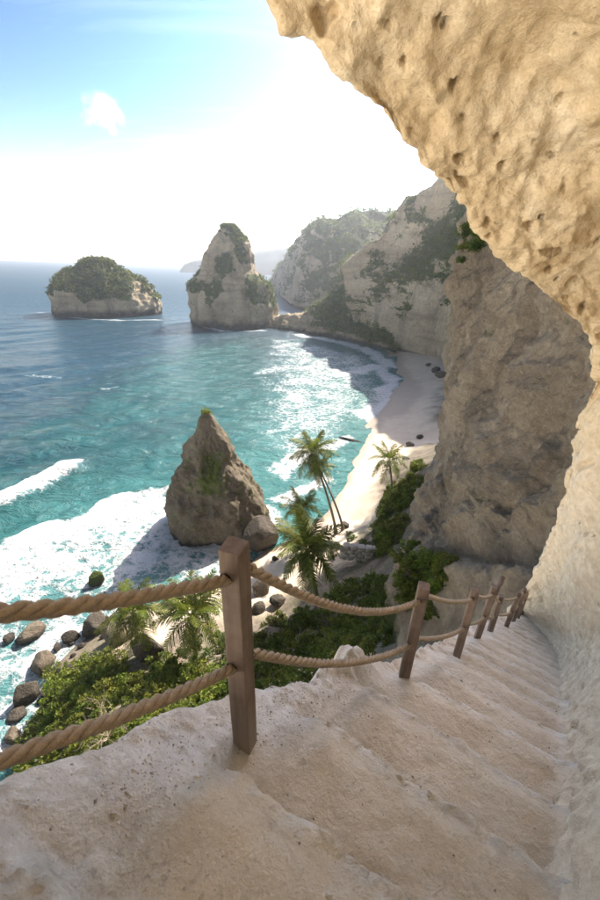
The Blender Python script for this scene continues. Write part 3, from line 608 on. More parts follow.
# ------------------------------------------------------------------ near cliff beyond the stairs
def near_cliff():
    # control grid rows top to bottom: (x, y, depth)
    rows = [
        [(520, 60, 85), (500, 62, 52), (520, 62, 42), (545, 60, 34), (580, 60, 26), (640, 60, 20)],
        [(506, 150, 85), (484, 150, 51), (505, 150, 41), (535, 150, 32), (575, 150, 25), (640, 150, 19)],
        [(495, 240, 85), (470, 240, 49), (492, 240, 40), (525, 240, 31), (570, 240, 24.5), (640, 240, 18)],
        [(490, 300, 83), (458, 300, 48), (482, 300, 39), (520, 300, 29.5), (565, 300, 23.5), (640, 300, 17)],
        [(485, 360, 80), (457, 360, 46.5), (476, 360, 37), (516, 360, 28.5), (562, 360, 22.5), (640, 360, 16)],
        [(480, 420, 78), (450, 420, 45), (470, 420, 35), (512, 420, 27), (560, 420, 21.5), (640, 420, 15.5)],
        [(465, 480, 75), (430, 480, 42), (460, 480, 33), (508, 480, 26), (556, 480, 21), (640, 480, 15)],
        [(450, 530, 72), (413, 530, 38), (452, 530, 30), (500, 530, 24.5), (548, 530, 20), (640, 530, 14)],
        [(440, 575, 68), (401, 575, 34), (446, 575, 26), (496, 570, 20), (540, 565, 16), (640, 560, 12)],
        [(430, 640, 62), (394, 640, 30), (440, 640, 23), (490, 620, 18), (540, 600, 14.6), (640, 590, 11)],
        [(430, 720, 60), (390, 720, 27.5), (440, 720, 21), (490, 690, 17), (540, 660, 14.5), (640, 640, 11)]]
    C = np.array([[at(*p) for p in r] for r in rows])
    nu, nv = 300, 300
    P = catmull(C, nu); P = catmull(P.transpose(1, 0, 2), nv).transpose(1, 0, 2)
    top = P[0].copy()
    # unseen plateau above the frame, raised to keep the sun off the stairs
    up = []
    for k, (dz, bk) in enumerate([(34, 30), (31, 9), (24, 5), (16, 3), (9, 1.5), (4, .5)]):
        q = top.copy(); q[:, 2] = H + 28 + dz * .8; q[:, 2] += 2.5 * fbm(np.stack([q[:, 0] / 9, q[:, 1] / 9, q[:, 0] * 0 + k], -1), 3)
        h = q[:, :2] / np.linalg.norm(q[:, :2], axis=1)[:, None]; perp = np.array([.85, .5]); q[:, :2] += perp * bk; up.append(q)
    P = np.concatenate([np.array(up), P], 0); nu = P.shape[0]
    n = gnormals(P)
    if (n * (CAM - P)).sum() < 0: n = -n
    q = P * .085
    d = 2.7 * fbm(q + 3, 5, .5) + 1.5 * (ridged(P * np.array([.14, .14, .045]) + 9, 4, .55) - .45) + .7 * fbm(P * .5, 5, .62) + .36 * (ridged(P * 1.0 + 5, 3) - .4)
    d += .8 * (np.abs(perlin(P * .24 + 1)) + .5 * np.abs(perlin(P * .5 + 7)) - .3) * 1.6
    # hollow under the bulge at the foot (image right), and smooth talus below it
    talus = smooth(.80, .9, (np.arange(nu)[:, None] - 6) / 300. + .03 * fbm(P * .2 + 2, 3))
    d = d * (1 - .65 * talus) - 2.6 * np.exp(-(((np.arange(nu)[:, None] - 6) / 300. - .755) / .035) ** 2) * smooth(.35, .6, np.linspace(0, 1, nv)[None]) 
    P = P + n * d[..., None]
    n2 = gnormals(P)
    if (n2 * (CAM - P)).sum() < 0: n2 = -n2
    a = fbm(P * .2 + 4, 4); vv = np.linspace(0, 1, nv)[None]
    veg = np.clip(.2 + a * .5 + .5 * smooth(.30, .22, vv) * smooth(.62, .8, (np.arange(nu)[:, None] - 6) / 300.), 0, 1)
    me = mesh('near_cliff', P, gridfaces(nu, nv), M_NEAR, True, {'veg': veg, 'wet': np.zeros(veg.shape)})
    obj('grey_brown_cliff', me, kind='structure', label='grey brown cliff with rough vertical hollows above the stairs')
    return P, n2
CLIFF_P, CLIFF_N = near_cliff()

# ------------------------------------------------------------------ stairs and overhang, in stair coordinates (s down, w to the right)
ES, EW = np.array([.659, .752, 0.]), np.array([.752, -.659, 0.])
def sw(s, w, z): return CAM + np.asarray(s)[..., None] * ES + np.asarray(w)[..., None] * EW + np.asarray(z)[..., None] * np.array([0, 0, 1.])
def stair_z(s, w):
    """height of the worn steps relative to the eye"""
    s = np.asarray(s, float); w = np.asarray(w, float)
    Q = np.stack([s, w, s * 0], -1)
    lin = -1.414 - .715 * s
    st = .58; e = s - (1.28 + .28 * w) + .06 * fbm(Q * 1.5 + 3, 3, .5) + .03 * fbm(Q * 7, 2)
    k = np.floor(e / st); fr = e / st - k
    soft = .08 + .09 * smooth(-.3, .4, fbm(Q * 1.2 + 40, 2))
    tread = -1.414 - .715 * (1.28 + .28 * w) - .715 * st * (k + .12 * fr + .14 * smooth(.70, 1., fr) + .74 * smooth(0 * fr, soft, fr)) + .10
    wgt = smooth(-1.0, -.62, w) * smooth(-.35, .25, s) * (.98 + .08 * fbm(Q * .9 + 60, 2))
    z = lin * (1 - wgt) + tread * wgt
    edge = np.exp(-((fr - 1.0) / .11) ** 2); riser = smooth(soft + .22, soft, fr) + smooth(.84, .98, fr)
    # curb of raw rock along the outer edge
    z += (-.02 + .10 * fbm(Q * 1.3 + 8, 3)) * smooth(-.62, -1.0, w)
    z += .22 * np.exp(-((s - 1.75) / .22) ** 2 - ((w + 1.0) / .16) ** 2) 
    rgh = .15 + .8 * smooth(.05, .45, fbm(Q * 1.7 + 77, 3)) + .9 * np.clip(riser, 0, 1) + .4 * smooth(-.1, .4, fbm(Q * 1.1 + 21, 3)) + .7 * smooth(-.7, -1.0, w)
    z += .028 * fbm(Q * 2.2 + 1, 4) + rgh * (.024 * fbm(Q * 9 + 1, 4, .6) + .018 * (ridged(Q * 5.5 + 6, 3) - .4) + .009 * fbm(Q * 30, 2)) + .028 * edge * fbm(Q * 11 + 4, 3) + .16 * smooth(-.8, -1.05, w) * smooth(.8, 1.4, s) * (ridged(Q * 3.2 + 2, 3) - .3)
    z += .22 * smooth(.24, .55, w) ** 2                        # fillet at the wall foot
    return z, np.clip(edge * .75 + riser * .3, 0, 1) * smooth(-.9, -.6, w) * smooth(-.3, .2, s)
def edge_w(s):
    s = np.asarray(s, float); base = np.interp(s, [-3, -.1, .25, .45, .9, 1.3, 1.9, 2.2, 3, 5, 9, 16], [-1.2, -1.05, -1.06, -1.12, -1.10, -1.0, -1.08, -.94, -.95, -1.0, -1.05, -1.2])
    return base + .05 * fbm(np.stack([s * 2.5, s * 0, s * 0], -1), 3)
def stairs():
    s = np.concatenate([np.arange(-3, -.3, .05), np.arange(-.3, 4.5, .0165), np.arange(4.5, 17, .04)])
    wi = np.linspace(0, 1, 105); drop = np.array([.02, .06, .13, .25, .45, .8, 1.5, 2.6, 4.5, 8, 13, 20, 30.])
    ew = edge_w(s)[:, None]; W = ew + (0.75 - ew) * wi[None]
    Z, E = stair_z(np.repeat(s[:, None], W.shape[1], 1), W)
    S = np.repeat(s[:, None], W.shape[1], 1)
    inner = sw(S, W, Z)
    z0 = Z[:, :1]; wd = ew - .16 * drop[None] ** .82 - .05 * np.sqrt(drop)[None]; S2 = np.repeat(s[:, None], len(drop), 1)
    outer = sw(S2, wd, z0 - drop[None])
    jit = np.stack([fbm(outer * .8, 4), fbm(outer * .8 + 7, 4), .5 * fbm(outer * .8 + 13, 4)], -1) * np.minimum(drop, 3)[None, :, None] * .35; outer = outer + jit
    P = np.concatenate([outer[:, ::-1], inner], 1)
    Q = np.stack([S, W, S * 0], -1)
    grey_i = np.clip(smooth(-.55, -.85, W + .15 * fbm(Q * 2, 3)) * .9 * smooth(3.0, .8, S) + .55 * fbm(Q * 1.5 + 5, 4) + .8 * smooth(.5, -.2, S + .4 * (W + .6)) , 0, 1)
    grey = np.concatenate([np.full(outer.shape[:2], .5), grey_i], 1); E = np.concatenate([np.zeros(outer.shape[:2]), E], 1)
    me = mesh('stairs', P, gridfaces(*P.shape[:2]), M_STAIR, True, {'grey': grey, 'edge': E})
    if me.polygons[len(me.polygons) // 2].normal.z < 0: me.flip_normals()
    obj('carved_stairway', me, kind='structure', label='worn pale steps cut into the limestone cliff')
stairs()

def overhang():
    key = []      # s, then section points (w, z above eye) from foot to roof to lip, and out over the top
    lip = [(-4, -2.6, 3.0), (-1.5, -2.5, 2.6), (.6, -2.35, 1.95)]
    for (x, y), s in [((265, 0), 1.9), ((330, 60), 2.2), ((400, 140), 2.7), ((455, 195), 3.2), ((490, 240), 3.6), ((530, 285), 4.1), ((580, 330), 4.8), ((600, 352), 5.2)]:
        q = ray(x, y); t = s / (q @ ES); lip.append((s, float(q @ EW) * t, q[2] * t))
    for (x, y), s in [((590, 400), 5.8), ((577, 450), 6.4), ((567, 490), 7.0), ((556, 530), 7.8), ((541, 562), 9.2), ((528, 588), 11.), ((516, 604), 13.5), ((500, 618), 17)]:
        q = ray(x, y); t = s / (q @ ES); lip.append((s, float(q @ EW) * t, q[2] * t))
    for s, lw, lz in lip:
        fz = -1.414 - .715 * s; foot_w = np.interp(s, [-4, 3, 6, 9, 12, 17], [.33, .36, .34, .15, -.5, -1.9])
        gap = lz - fz
        wall_w = foot_w + .26
        if s < 5.5:
            sec = [(foot_w + .05, fz - .5), (foot_w, fz), (wall_w - .1, fz + gap * .25), (wall_w + .02, fz + gap * .48), (wall_w - .12, fz + gap * .74), (wall_w - .5, fz + gap * .98 + .12), (lw + (wall_w - lw) * .35, lz + .36), (lw + .22, lz + .14), (lw, lz), (lw - .10, lz + .28), (lw + .05, lz + 1.0), (lw + .5, lz + 2.6), (lw + 1.6, lz + 6), (lw + 4, lz + 13), (lw + 9, lz + 22)]
        else:
            sec = [(foot_w + .05, fz - .5), (foot_w, fz), (foot_w + .02, fz + gap * .2), (foot_w - .05 + (lw - foot_w) * .3, fz + gap * .45), (foot_w + (lw - foot_w) * .6, fz + gap * .68), (foot_w + (lw - foot_w) * .85, fz + gap * .85), (lw + .05, lz - .12), (lw + .01, lz - .04), (lw, lz), (lw + .05, lz + .3), (lw + .2, lz + 1.0), (lw + .7, lz + 2.6), (lw + 1.8, lz + 6), (lw + 4.2, lz + 13), (lw + 9, lz + 22)]
        key.append([(s, w, z) for w, z in sec])
    K = np.array(key)
    # resample evenly in s
    nu = 420; tt = np.interp(np.linspace(0, 1, nu), [0, .12, .78, 1], [0, 2, 12, len(K) - 1])
    def cm(A, t):
        k = len(A); i = np.clip(t.astype(int), 0, k - 2); u = (t - i)[:, None, None]
        p0, p1, p2, p3 = A[np.clip(i - 1, 0, k - 1)], A[i], A[i + 1], A[np.clip(i + 2, 0, k - 1)]
        return .5 * ((2 * p1) + (p2 - p0) * u + (2 * p0 - 5 * p1 + 4 * p2 - p3) * u ** 2 + (3 * p1 - p0 - 3 * p2 + p3) * u ** 3)
    A = cm(K, tt); A = A.transpose(1, 0, 2)
    tv = np.concatenate([np.linspace(0, 9.5, 300), np.linspace(9.5, 14, 60)[1:]]); B = cm(A, tv).transpose(1, 0, 2)
    P = sw(B[..., 0], B[..., 1], B[..., 2])
    n = gnormals(P)
    c0 = sw(np.array(2.), np.array(-.3), np.array(-.5))
    if (n[:, :200] * (c0 - P[:, :200])).sum() < 0: n = -n
    out = smooth(8.5, 11, tv)[None]
    d = .15 * fbm(P * .9, 4) + .09 * (ridged(P * 1.3 + 3, 3, .5) - .4) + .05 * fbm(P * 3.4 + 1, 4, .6) + .018 * (ridged(P * 6 + 8, 3) - .4) + .03 * fbm(P * 12, 3, .6) + .9 * out * fbm(P * .22, 4)
    pits = smooth(.34, .5, fbm(P * 6.5 + 30, 2)); d -= .06 * pits; d -= .05 * smooth(.45, .6, fbm(P * 2.6 + 70, 3))
    flute = .035 * fbm(np.stack([P[..., 0] * 9, P[..., 1] * 9, P[..., 2] * 7], -1) + 50, 2) 
    lo = smooth(4.2, 1.5, tv)[None]; d = d * (1 - .45 * lo) + flute * lo
    P = P + n * d[..., None]
    Zr = B[..., 2] - (-1.414 - .715 * B[..., 0])
    pale = np.clip(smooth(2.7, .8, Zr + .7 * fbm(P * .8, 4)) + .85 * smooth(4.0, 5.6, B[..., 0]) * smooth(4.6, 3.0, Zr + .8 * fbm(P * .7 + 5, 4)), 0, 1)
    me = mesh('overhang', P, gridfaces(*P.shape[:2]), M_OVER, True, {'pale': pale})
    obj('rock_overhang', me, kind='structure', label='ochre limestone overhang and wall leaning over the stairs')
overhang()

# ------------------------------------------------------------------ rope fence
fence = obj('rope_fence', None, label='brown wooden posts strung with two thick hemp ropes along the stairs', category='fence')
def post_mesh(w, h):
    bm = bmesh.new(); bmesh.ops.create_cube(bm, size=1)
    for v in bm.verts: v.co = Vector((v.co.x * w, v.co.y * w, (v.co.z + .5) * (h + .45) - .45))
    bmesh.ops.bevel(bm, geom=bm.edges[:], offset=.006, segments=2, profile=.6, affect='EDGES')
    es = [e for e in bm.edges if abs(e.verts[0].co.z - e.verts[1].co.z) > .5]
    bmesh.ops.subdivide_edges(bm, edges=es, cuts=40)
    for v in bm.verts:
        n_ = perlin(np.array([[v.co.x * 9 + h * 7, v.co.y * 9, v.co.z * 5]]))[0]; s_ = 1 + .035 * n_; v.co.x *= s_; v.co.y *= s_
        v.co.z += .006 * n_
    me = bpy.data.meshes.new('post'); bm.to_mesh(me); bm.free(); me.materials.append(M_WOOD)
    return me
PB = [(-1.0, .12, -1.2), (-.198, 1.083, -1.902), (.901, 2.181, -3.07), (1.93, 3.30, -4.09), (2.80, 4.39, -5.06), (3.62, 5.36, -6.0), (4.70, 6.49, -7.1), (5.75, 7.75, -8.15), (6.75, 8.95, -9.2), (7.7, 10.1, -10.2)]
PH = [1.05, 1.05, 1.05, 1.05, 1.06, .93, 1.04, 1.04, 1.05, 1.05]
TILT = [(0, 0), (.005, -.01), (-.01, .012), (.03, 0), (.02, .02), (.05, -.03), (.0, .03), (.03, 0), (-.02, .02), (.0, .0)]
posts = []; hole = None
for i, (b, h) in enumerate(zip(PB, PH)):
    p = obj('post', post_mesh(.080, h), fence); p.location = Vector(b) + Vector((0, 0, H))
    p.rotation_euler = (TILT[i][0], TILT[i][1], math.radians(-19.5 + [0, 0, 4, -5, 3, 8, -4, 2, -3, 0][i])); posts.append(p)
bpy.context.view_layer.update()
def disc(r):
    bm = bmesh.new(); bmesh.ops.create_circle(bm, cap_ends=True, segments=20, radius=r); me = bpy.data.meshes.new('hole_shade_disc'); bm.to_mesh(me); bm.free(); me.materials.append(M_HOLE_SHADE); return me
HOLE_SHADE = disc(.0245)  # flat dark disc laid on the post as hole shade; nothing is bored
def rope_span(A, B, sag, r, fine, seed, hd):
    A, B = np.array(A), np.array(B); L = np.linalg.norm(B - A); n = int(L * (150 if fine else 70)); t = np.linspace(0, 1, n)
    A2, B2 = A + np.array(hd) * .05, B - np.array(hd) * .05; C = A2 + (B2 - A2) * t[:, None]; C[:, 2] -= sag * 4 * t * (1 - t); C = np.vstack([A[None], C, B[None]]); n += 2; t = np.concatenate([[0], t, [1]])
    C += .004 * np.stack([fbm(C * 6 + seed, 2), fbm(C * 6 + seed + 5, 2), fbm(C * 6 + seed + 9, 2)], -1)
    T = np.gradient(C, axis=0); T /= np.linalg.norm(T, axis=1)[:, None]; X = np.cross(T, [0, 0, 1.]); X /= np.linalg.norm(X, axis=1)[:, None]; Y = np.cross(X, T)
    arc = t * L * 1.03; V, Fc = [], []; m = 12 if fine else 8
    for k in range(3):
        ph = arc * 2 * math.pi / .15 + k * 2 * math.pi / 3 + seed
        cc = C + (X * np.cos(ph)[:, None] + Y * np.sin(ph)[:, None]) * r * .47
        a = np.linspace(0, 2 * math.pi, m, endpoint=False); rr = r * .585
        ring = cc[:, None] + rr * (X[:, None] * np.cos(a)[None, :, None] + Y[:, None] * np.sin(a)[None, :, None])
        if fine: ring = ring + (T[:, None] * 0 + (ring - cc[:, None])) * .13 * perlin(np.stack([ring[..., 0] * 120, ring[..., 1] * 120, ring[..., 2] * 120], -1))[..., None]
        base = k * n * m; V.append(ring.reshape(-1, 3)); Fc.append(gridfaces(n, m, True) + base)
    V = np.vstack(V); F4 = np.vstack(Fc)
    if fine:                                        # loose fibres
        nf = int(L * 420); i = rng.integers(0, n, nf); d = rng.normal(size=(nf, 3)); d -= T[i] * (d * T[i]).sum(1)[:, None]; d /= np.linalg.norm(d, axis=1)[:, None]
        p0 = C[i] + d * r * .95; p1 = p0 + d * rng.uniform(.002, .008, nf)[:, None] + T[i] * rng.normal(0, .007, nf)[:, None]; wv = np.cross(d, T[i]) * .00045
        q = np.stack([p0 - wv, p0 + wv, p1 + wv * .4, p1 - wv * .4], 1).reshape(-1, 3); F4 = np.vstack([F4, np.arange(len(q)).reshape(-1, 4) + len(V)]); V = np.vstack([V, q])
    return mesh('rope', V, F4, M_ROPE)
SAGU = [.05, .15, .05, .045, .05, .05, .06, .05, .05]; SAGL = [.05, .12, .06, .05, .05, .05, .06, .05, .05]
for i in range(len(posts) - 1):
    for hgt, sg in ((.93, SAGU[i]), (.49, SAGL[i])):
        A = posts[i].matrix_world @ Vector((0, 0, hgt * PH[i] / 1.05)); B = posts[i + 1].matrix_world @ Vector((0, 0, hgt * PH[i + 1] / 1.05)); hd_ = (B - A); hd_.z = 0; hd_.normalize()
        obj('rope', rope_span(A, B, sg, .0212, i < 2, i * 1.7 + hgt, hd_), fence)
        for (p, q, o_) in ((A, B, posts[i]), (B, A, posts[i + 1])):
            loc = o_.matrix_world.inverted() @ Vector((q.x, q.y, p.z)); loc0 = o_.matrix_world.inverted() @ p; d = loc - loc0
            ax = 0 if abs(d.x) > abs(d.y) else 1; k = .0422 / abs(d[ax]); pos = loc0 + d * k
            hd = obj('hole_shade_disc', HOLE_SHADE, o_); hd.location = pos; hd.rotation_euler = (0, math.pi / 2, 0) if ax == 0 else (math.pi / 2, 0, 0)

# loose stone chips lying on the steps and ledge
def chips():
    n = 6500; s = np.concatenate([rng.uniform(-.25, 4.2, n - 1300), rng.normal(.3, .14, 800), rng.normal(1.0, .25, 500)]); w = np.concatenate([rng.uniform(-1.08, .33, n - 1300), rng.normal(-.86, .09, 800), rng.normal(-.9, .08, 500)])
    dens = .25 + 1.1 * smooth(.0, .5, fbm(np.stack([s * 1.7, w * 1.7, s * 0], -1) + 12, 3)) + .8 * smooth(-.72, -.98, w) + .5 * smooth(.2, .32, w)
    k = rng.uniform(0, 1, n) < dens * .75; s, w = s[k], w[k]; n = len(s); z, _ = stair_z(s, w); c = sw(s, w, z)
    r = .0022 + .0065 * rng.uniform(0, 1, n) ** 4 + .012 * (rng.uniform(0, 1, n) > .992)
    base = np.array([[1, 0, 0], [-1, 0, 0], [0, 1, 0], [0, -1, 0], [0, 0, 1], [0, 0, -1.]]); f = np.array([[0, 2, 4], [2, 1, 4], [1, 3, 4], [3, 0, 4], [2, 0, 5], [1, 2, 5], [3, 1, 5], [0, 3, 5]])
    ang = rng.uniform(0, 6.28, n); R_ = np.stack([np.stack([np.cos(ang), -np.sin(ang), ang * 0], -1), np.stack([np.sin(ang), np.cos(ang), ang * 0], -1), np.stack([ang * 0, ang * 0, ang * 0 + 1], -1)], 1)
    V = base[None] * rng.uniform(.55, 1.4, (n, 6, 3)) * np.array([1, 1, .7]); V = np.einsum('nij,nkj->nki', R_, V) * r[:, None, None] + c[:, None]
    F_ = (f[None] + 6 * np.arange(n)[:, None, None]).reshape(-1, 3)
    tone = np.repeat(rng.uniform(0, 1, n), 6)
    m, t, b = mat('stone_chips'); t.links.new(ramp(t, attr(t, 'tone'), [(0, (.24, .21, .18)), (.4, (.45, .41, .355)), (1, (.70, .65, .58))]), b.inputs['Base Color']); b.inputs['Roughness'].default_value = .95
    obj('gravel', mesh('gravel', V, F_, m, False, {'tone': tone}), kind='stuff', label='loose pale stone chips scattered over the steps', category='gravel')
chips()

# ------------------------------------------------------------------ boulders
def ico(sub):
    bm = bmesh.new(); bmesh.ops.create_icosphere(bm, subdivisions=sub, radius=1); bm.verts.ensure_lookup_table()
    v = np.array([x.co[:] for x in bm.verts]); f = np.array([[q.index for q in x.verts] for x in bm.faces]); bm.free(); return v, f
ICO5, ICO4 = ico(5), ico(4)
def boulder(name, pos, size, seed, label, cat='boulder', group=None, veg=0., wet=1., sink=.3, m=None, rot=0., big=False):
    v, f = ICO5 if big else ICO4
    a = np.array(size); d = 1 + .34 * fbm(v * .9 + seed * 3.1, 4) + .16 * (ridged(v * 1.7 + seed, 3) - .4)
    for k in range(15):                               # knock flat facets off
        nrm = np.random.default_rng(int(seed * 97) + k).normal(size=3); nrm /= np.linalg.norm(nrm); h = np.random.default_rng(int(seed * 31) + k).uniform(.60, .90)
        dd = (v * d[:, None]) @ nrm; d = np.where(dd > h, d * (h + (dd - h) * .07) / np.maximum(dd, 1e-6), d)
    V = v * d[:, None] * a; V += .03 * a.mean() * np.stack([fbm(v * 6 + seed, 3)] * 3, -1) * v
    V[:, 2] += a[2] * (1 - sink) * .75; 
    vg = np.clip(veg * (v[:, 2] * .8 + .5 + .5 * fbm(v * 3 + seed, 3)), 0, 1)
    me = mesh(name, V, f, m or M_BOULD, True, {'veg': vg, 'wet': wet * smooth(.9, .1, V[:, 2] + .3 * fbm(V * 1.5, 3)) if wet else np.zeros(len(V))})
    o = obj(name, me, label=label, category=cat); o.location = pos; o.rotation_euler[2] = rot
    if group: o['group'] = group
    return o
def on_ground(x, y, it=6):
    q = ray(x, y); t = 8.0                            # march the pixel's ray down to the shore terrain
    ts = np.linspace(12, 260, 1500); P = CAM + q * ts[:, None]; g = np.maximum(ground_z(P[:, 0], P[:, 1]), 0)
    k = np.argmax(P[:, 2] < g); return np.array([P[k, 0], P[k, 1], max(g[k], 0)])
b0 = on_ground(258, 546); boulder('boulder', b0, (3.1, 2.8, 3.6), 4.2, 'dark rounded boulder leaning on the foot of the pyramid-shaped rock', wet=.9, sink=.35, m=M_BOULD, big=True)
p = onz(97, 581); boulder('mossy_rock', p, (1.35, 1.2, 1.3), 9.4, 'green mossy rock alone in the foam', 'rock', veg=1.3, wet=.5, sink=.4)
# dark ledges awash off the beach
p = onz(352, 441); boulder('reef_ledge', p, (3.6, .7, .35), 12.1, 'flat dark reef ledge lying in the shallows off the beach', 'rock', wet=1, rot=-.5)
for k, (x, y, w_, h_, lab) in enumerate([
    (33, 634, 2.2, 1.1, 'low brown rock awash in foam'), (8, 640, .9, .5, 'small dark rock washed over by surf'), (95, 630, 2.2, 1.7, 'angular dark boulder at the foam edge below the palms'),
    (118, 640, 2.4, 1.5, 'pale flat-topped boulder beside the green shrubs'), (150, 655, 2.3, 1.8, 'grey slab of rock under the palm fronds'), (72, 640, 1.3, .9, 'small brown boulder at the tip of the shrubs'),
    (44, 668, 1.9, 1.6, 'sandy brown boulder standing over the surf'), (28, 700, 1.7, 1.9, 'tall dark boulder on the water line'), (18, 718, 1.3, .8, 'low black boulder on the water line'), (15, 740, 1.2, 1.0, 'round black boulder in still blue water'),
    (168, 610, 1.3, 1.0, 'grey boulder between the two shore palms'), (142, 600, .9, .5, 'flat wet stone in the wash'), (110, 606, .8, .4, 'dark stone half drowned in blue wash'), (205, 590, 1.2, .9, 'grey boulder near the sand'),
    (236, 588, 1.4, 1.2, 'dark boulder beside the patch of sand'), (262, 592, 1.7, 1.5, 'blocky charcoal boulder on the sand'), (278, 604, 1.2, 1.0, 'brown boulder below the palms'), (258, 612, 1.3, .9, 'dark boulder sunk into undergrowth'),
    (246, 560, .8, .6, 'small wet stone at the foot of the boulder'), (226, 552, .9, .5, 'small wet stone at the foot of the pyramid-shaped rock'), (275, 560, .7, .5, 'small stone lying on the sand'), (322, 548, 1.4, 1.0, 'brown boulder at the foot of the tall palms'), (308, 560, 1., .7, 'grey stone under palm fronds'),
    (345, 527, 1.1, .8, 'dark boulder where sand meets the scrub'), 
    (410, 446, 1.6, .9, 'dark boulder against the beach cliff'), (420, 438, 1.2, .8, 'small boulder against the beach cliff'), (436, 372, 3, 1.9, 'fallen block at the far end of the beach'), (442, 377, 3.4, 2.2, 'broken block at the foot of the tall pale cliff'), (428, 366, 2.2, 1.2, 'small fallen block at the foot of the tall pale cliff')]):
    g = on_ground(x, y); w_ *= .84; h_ *= .84; boulder('boulder', g, (w_, w_ * random.uniform(.7, 1.05), h_), 20.3 + k * 1.37, lab, wet=.9 if g[2] < 1.5 else 0, group='boulders along the shore', rot=random.uniform(0, 6), m=M_BOULD if k % 3 else M_PYR)

for k in range(34):
    i = random.randint(9, 20); f_ = random.random(); q = SHORE[i] * (1 - f_) + SHORE[i + 1] * f_ + rng.normal(0, 1.6, 2); r_ = random.uniform(.25, .7)
    boulder('stone', (q[0], q[1], max(0, float(ground_z(q[0], q[1])))), (r_, r_ * .8, r_ * .6), 90.3 + k * 1.13, 'small dark wet stone on the water line', 'stone', group='small stones on the water line', wet=.7, rot=random.uniform(0, 6))
# ------------------------------------------------------------------ palms
def frond_mesh(L, droop, seed, mat_, dead=False):
    r_ = np.random.default_rng(seed); n = 15; t = np.linspace(0, 1, n)
    C = np.stack([L * (t - .12 * droop * t ** 2), .05 * L * np.sin(t * 2 + seed), L * (.34 * t - droop * .62 * t ** 2.1)], -1)
    T = np.gradient(C, axis=0); T /= np.linalg.norm(T, axis=1)[:, None]; S = np.cross(T, [0, 0, 1.]); S /= np.linalg.norm(S, axis=1)[:, None]; Up = np.cross(S, T)
    V, Fc, tone = [], [], []
    w = .035 * (1 - .8 * t)
    for k in range(n):                                    # three-sided midrib
        V += [C[k] + S[k] * w[k], C[k] - S[k] * w[k], C[k] - Up[k] * w[k]]; tone += [.75] * 3
    for k in range(n - 1):
        for a in range(3): Fc.append([k * 3 + a, k * 3 + (a + 1) % 3, k * 3 + 3 + (a + 1) % 3, k * 3 + 3 + a])
    nl = 42
    for k in range(nl):
        tt = .12 + .88 * k / nl; c = np.array([np.interp(tt, t, C[:, a]) for a in range(3)]); T_ = np.array([np.interp(tt, t, T[:, a]) for a in range(3)]); S_ = np.array([np.interp(tt, t, S[:, a]) for a in range(3)]); U_ = np.cross(S_, T_)
        ll = L * .27 * math.sin(math.pi * min(1, .16 + .84 * tt)) ** .6 + .05 * L * (1 - tt)
        for sd in (1, -1):
            if r_.uniform() < (.3 if dead else .05): continue
            d = S_ * sd * .82 + T_ * .62 + U_ * .12 + r_.normal(0, .09, 3); d /= np.linalg.norm(d); l = ll * r_.uniform(.8, 1.1)
            wv = T_ * .030 * L / 3; dn = np.array([0, 0, -1.])
            p1 = c + d * l * .55 + dn * l * (.10 if not dead else .3); p2 = c + d * l * .92 + dn * l * (.42 + .2 * r_.uniform() if not dead else .9)
            b = len(V); V += [c - wv, c + wv, p1 + wv * .9, p1 - wv * .9, p2 + wv * .15, p2 - wv * .15]; tn = min(1, max(0, .42 + .25 * r_.normal() + .25 * (tt - .5))); tone += [tn] * 6
            Fc += [[b, b + 1, b + 2, b + 3], [b + 3, b + 2, b + 4, b + 5]]
    return mesh('frond', np.array(V), np.array(Fc), mat_, False, {'tone': np.array(tone)})
FR = [frond_mesh(3.5, d, 11 + i, M_FROND) for i, d in enumerate((.35, .6, .85, 1.15, 1.45))]
FRD = [frond_mesh(2.9, d, 31 + i, M_DEADF, True) for i, d in enumerate((1.9, 2.2))]
def tube(pts, rad, m=9):
    pts = np.asarray(pts, float); T = np.gradient(pts, axis=0); T /= np.linalg.norm(T, axis=1)[:, None]; ref = np.array([.3, .9, .1]); X = np.cross(T, ref); X /= np.linalg.norm(X, axis=1)[:, None]; Y = np.cross(X, T)
    a = np.linspace(0, 2 * math.pi, m, endpoint=False); return pts[:, None] + np.asarray(rad)[:, None, None] * (X[:, None] * np.cos(a)[None, :, None] + Y[:, None] * np.sin(a)[None, :, None])
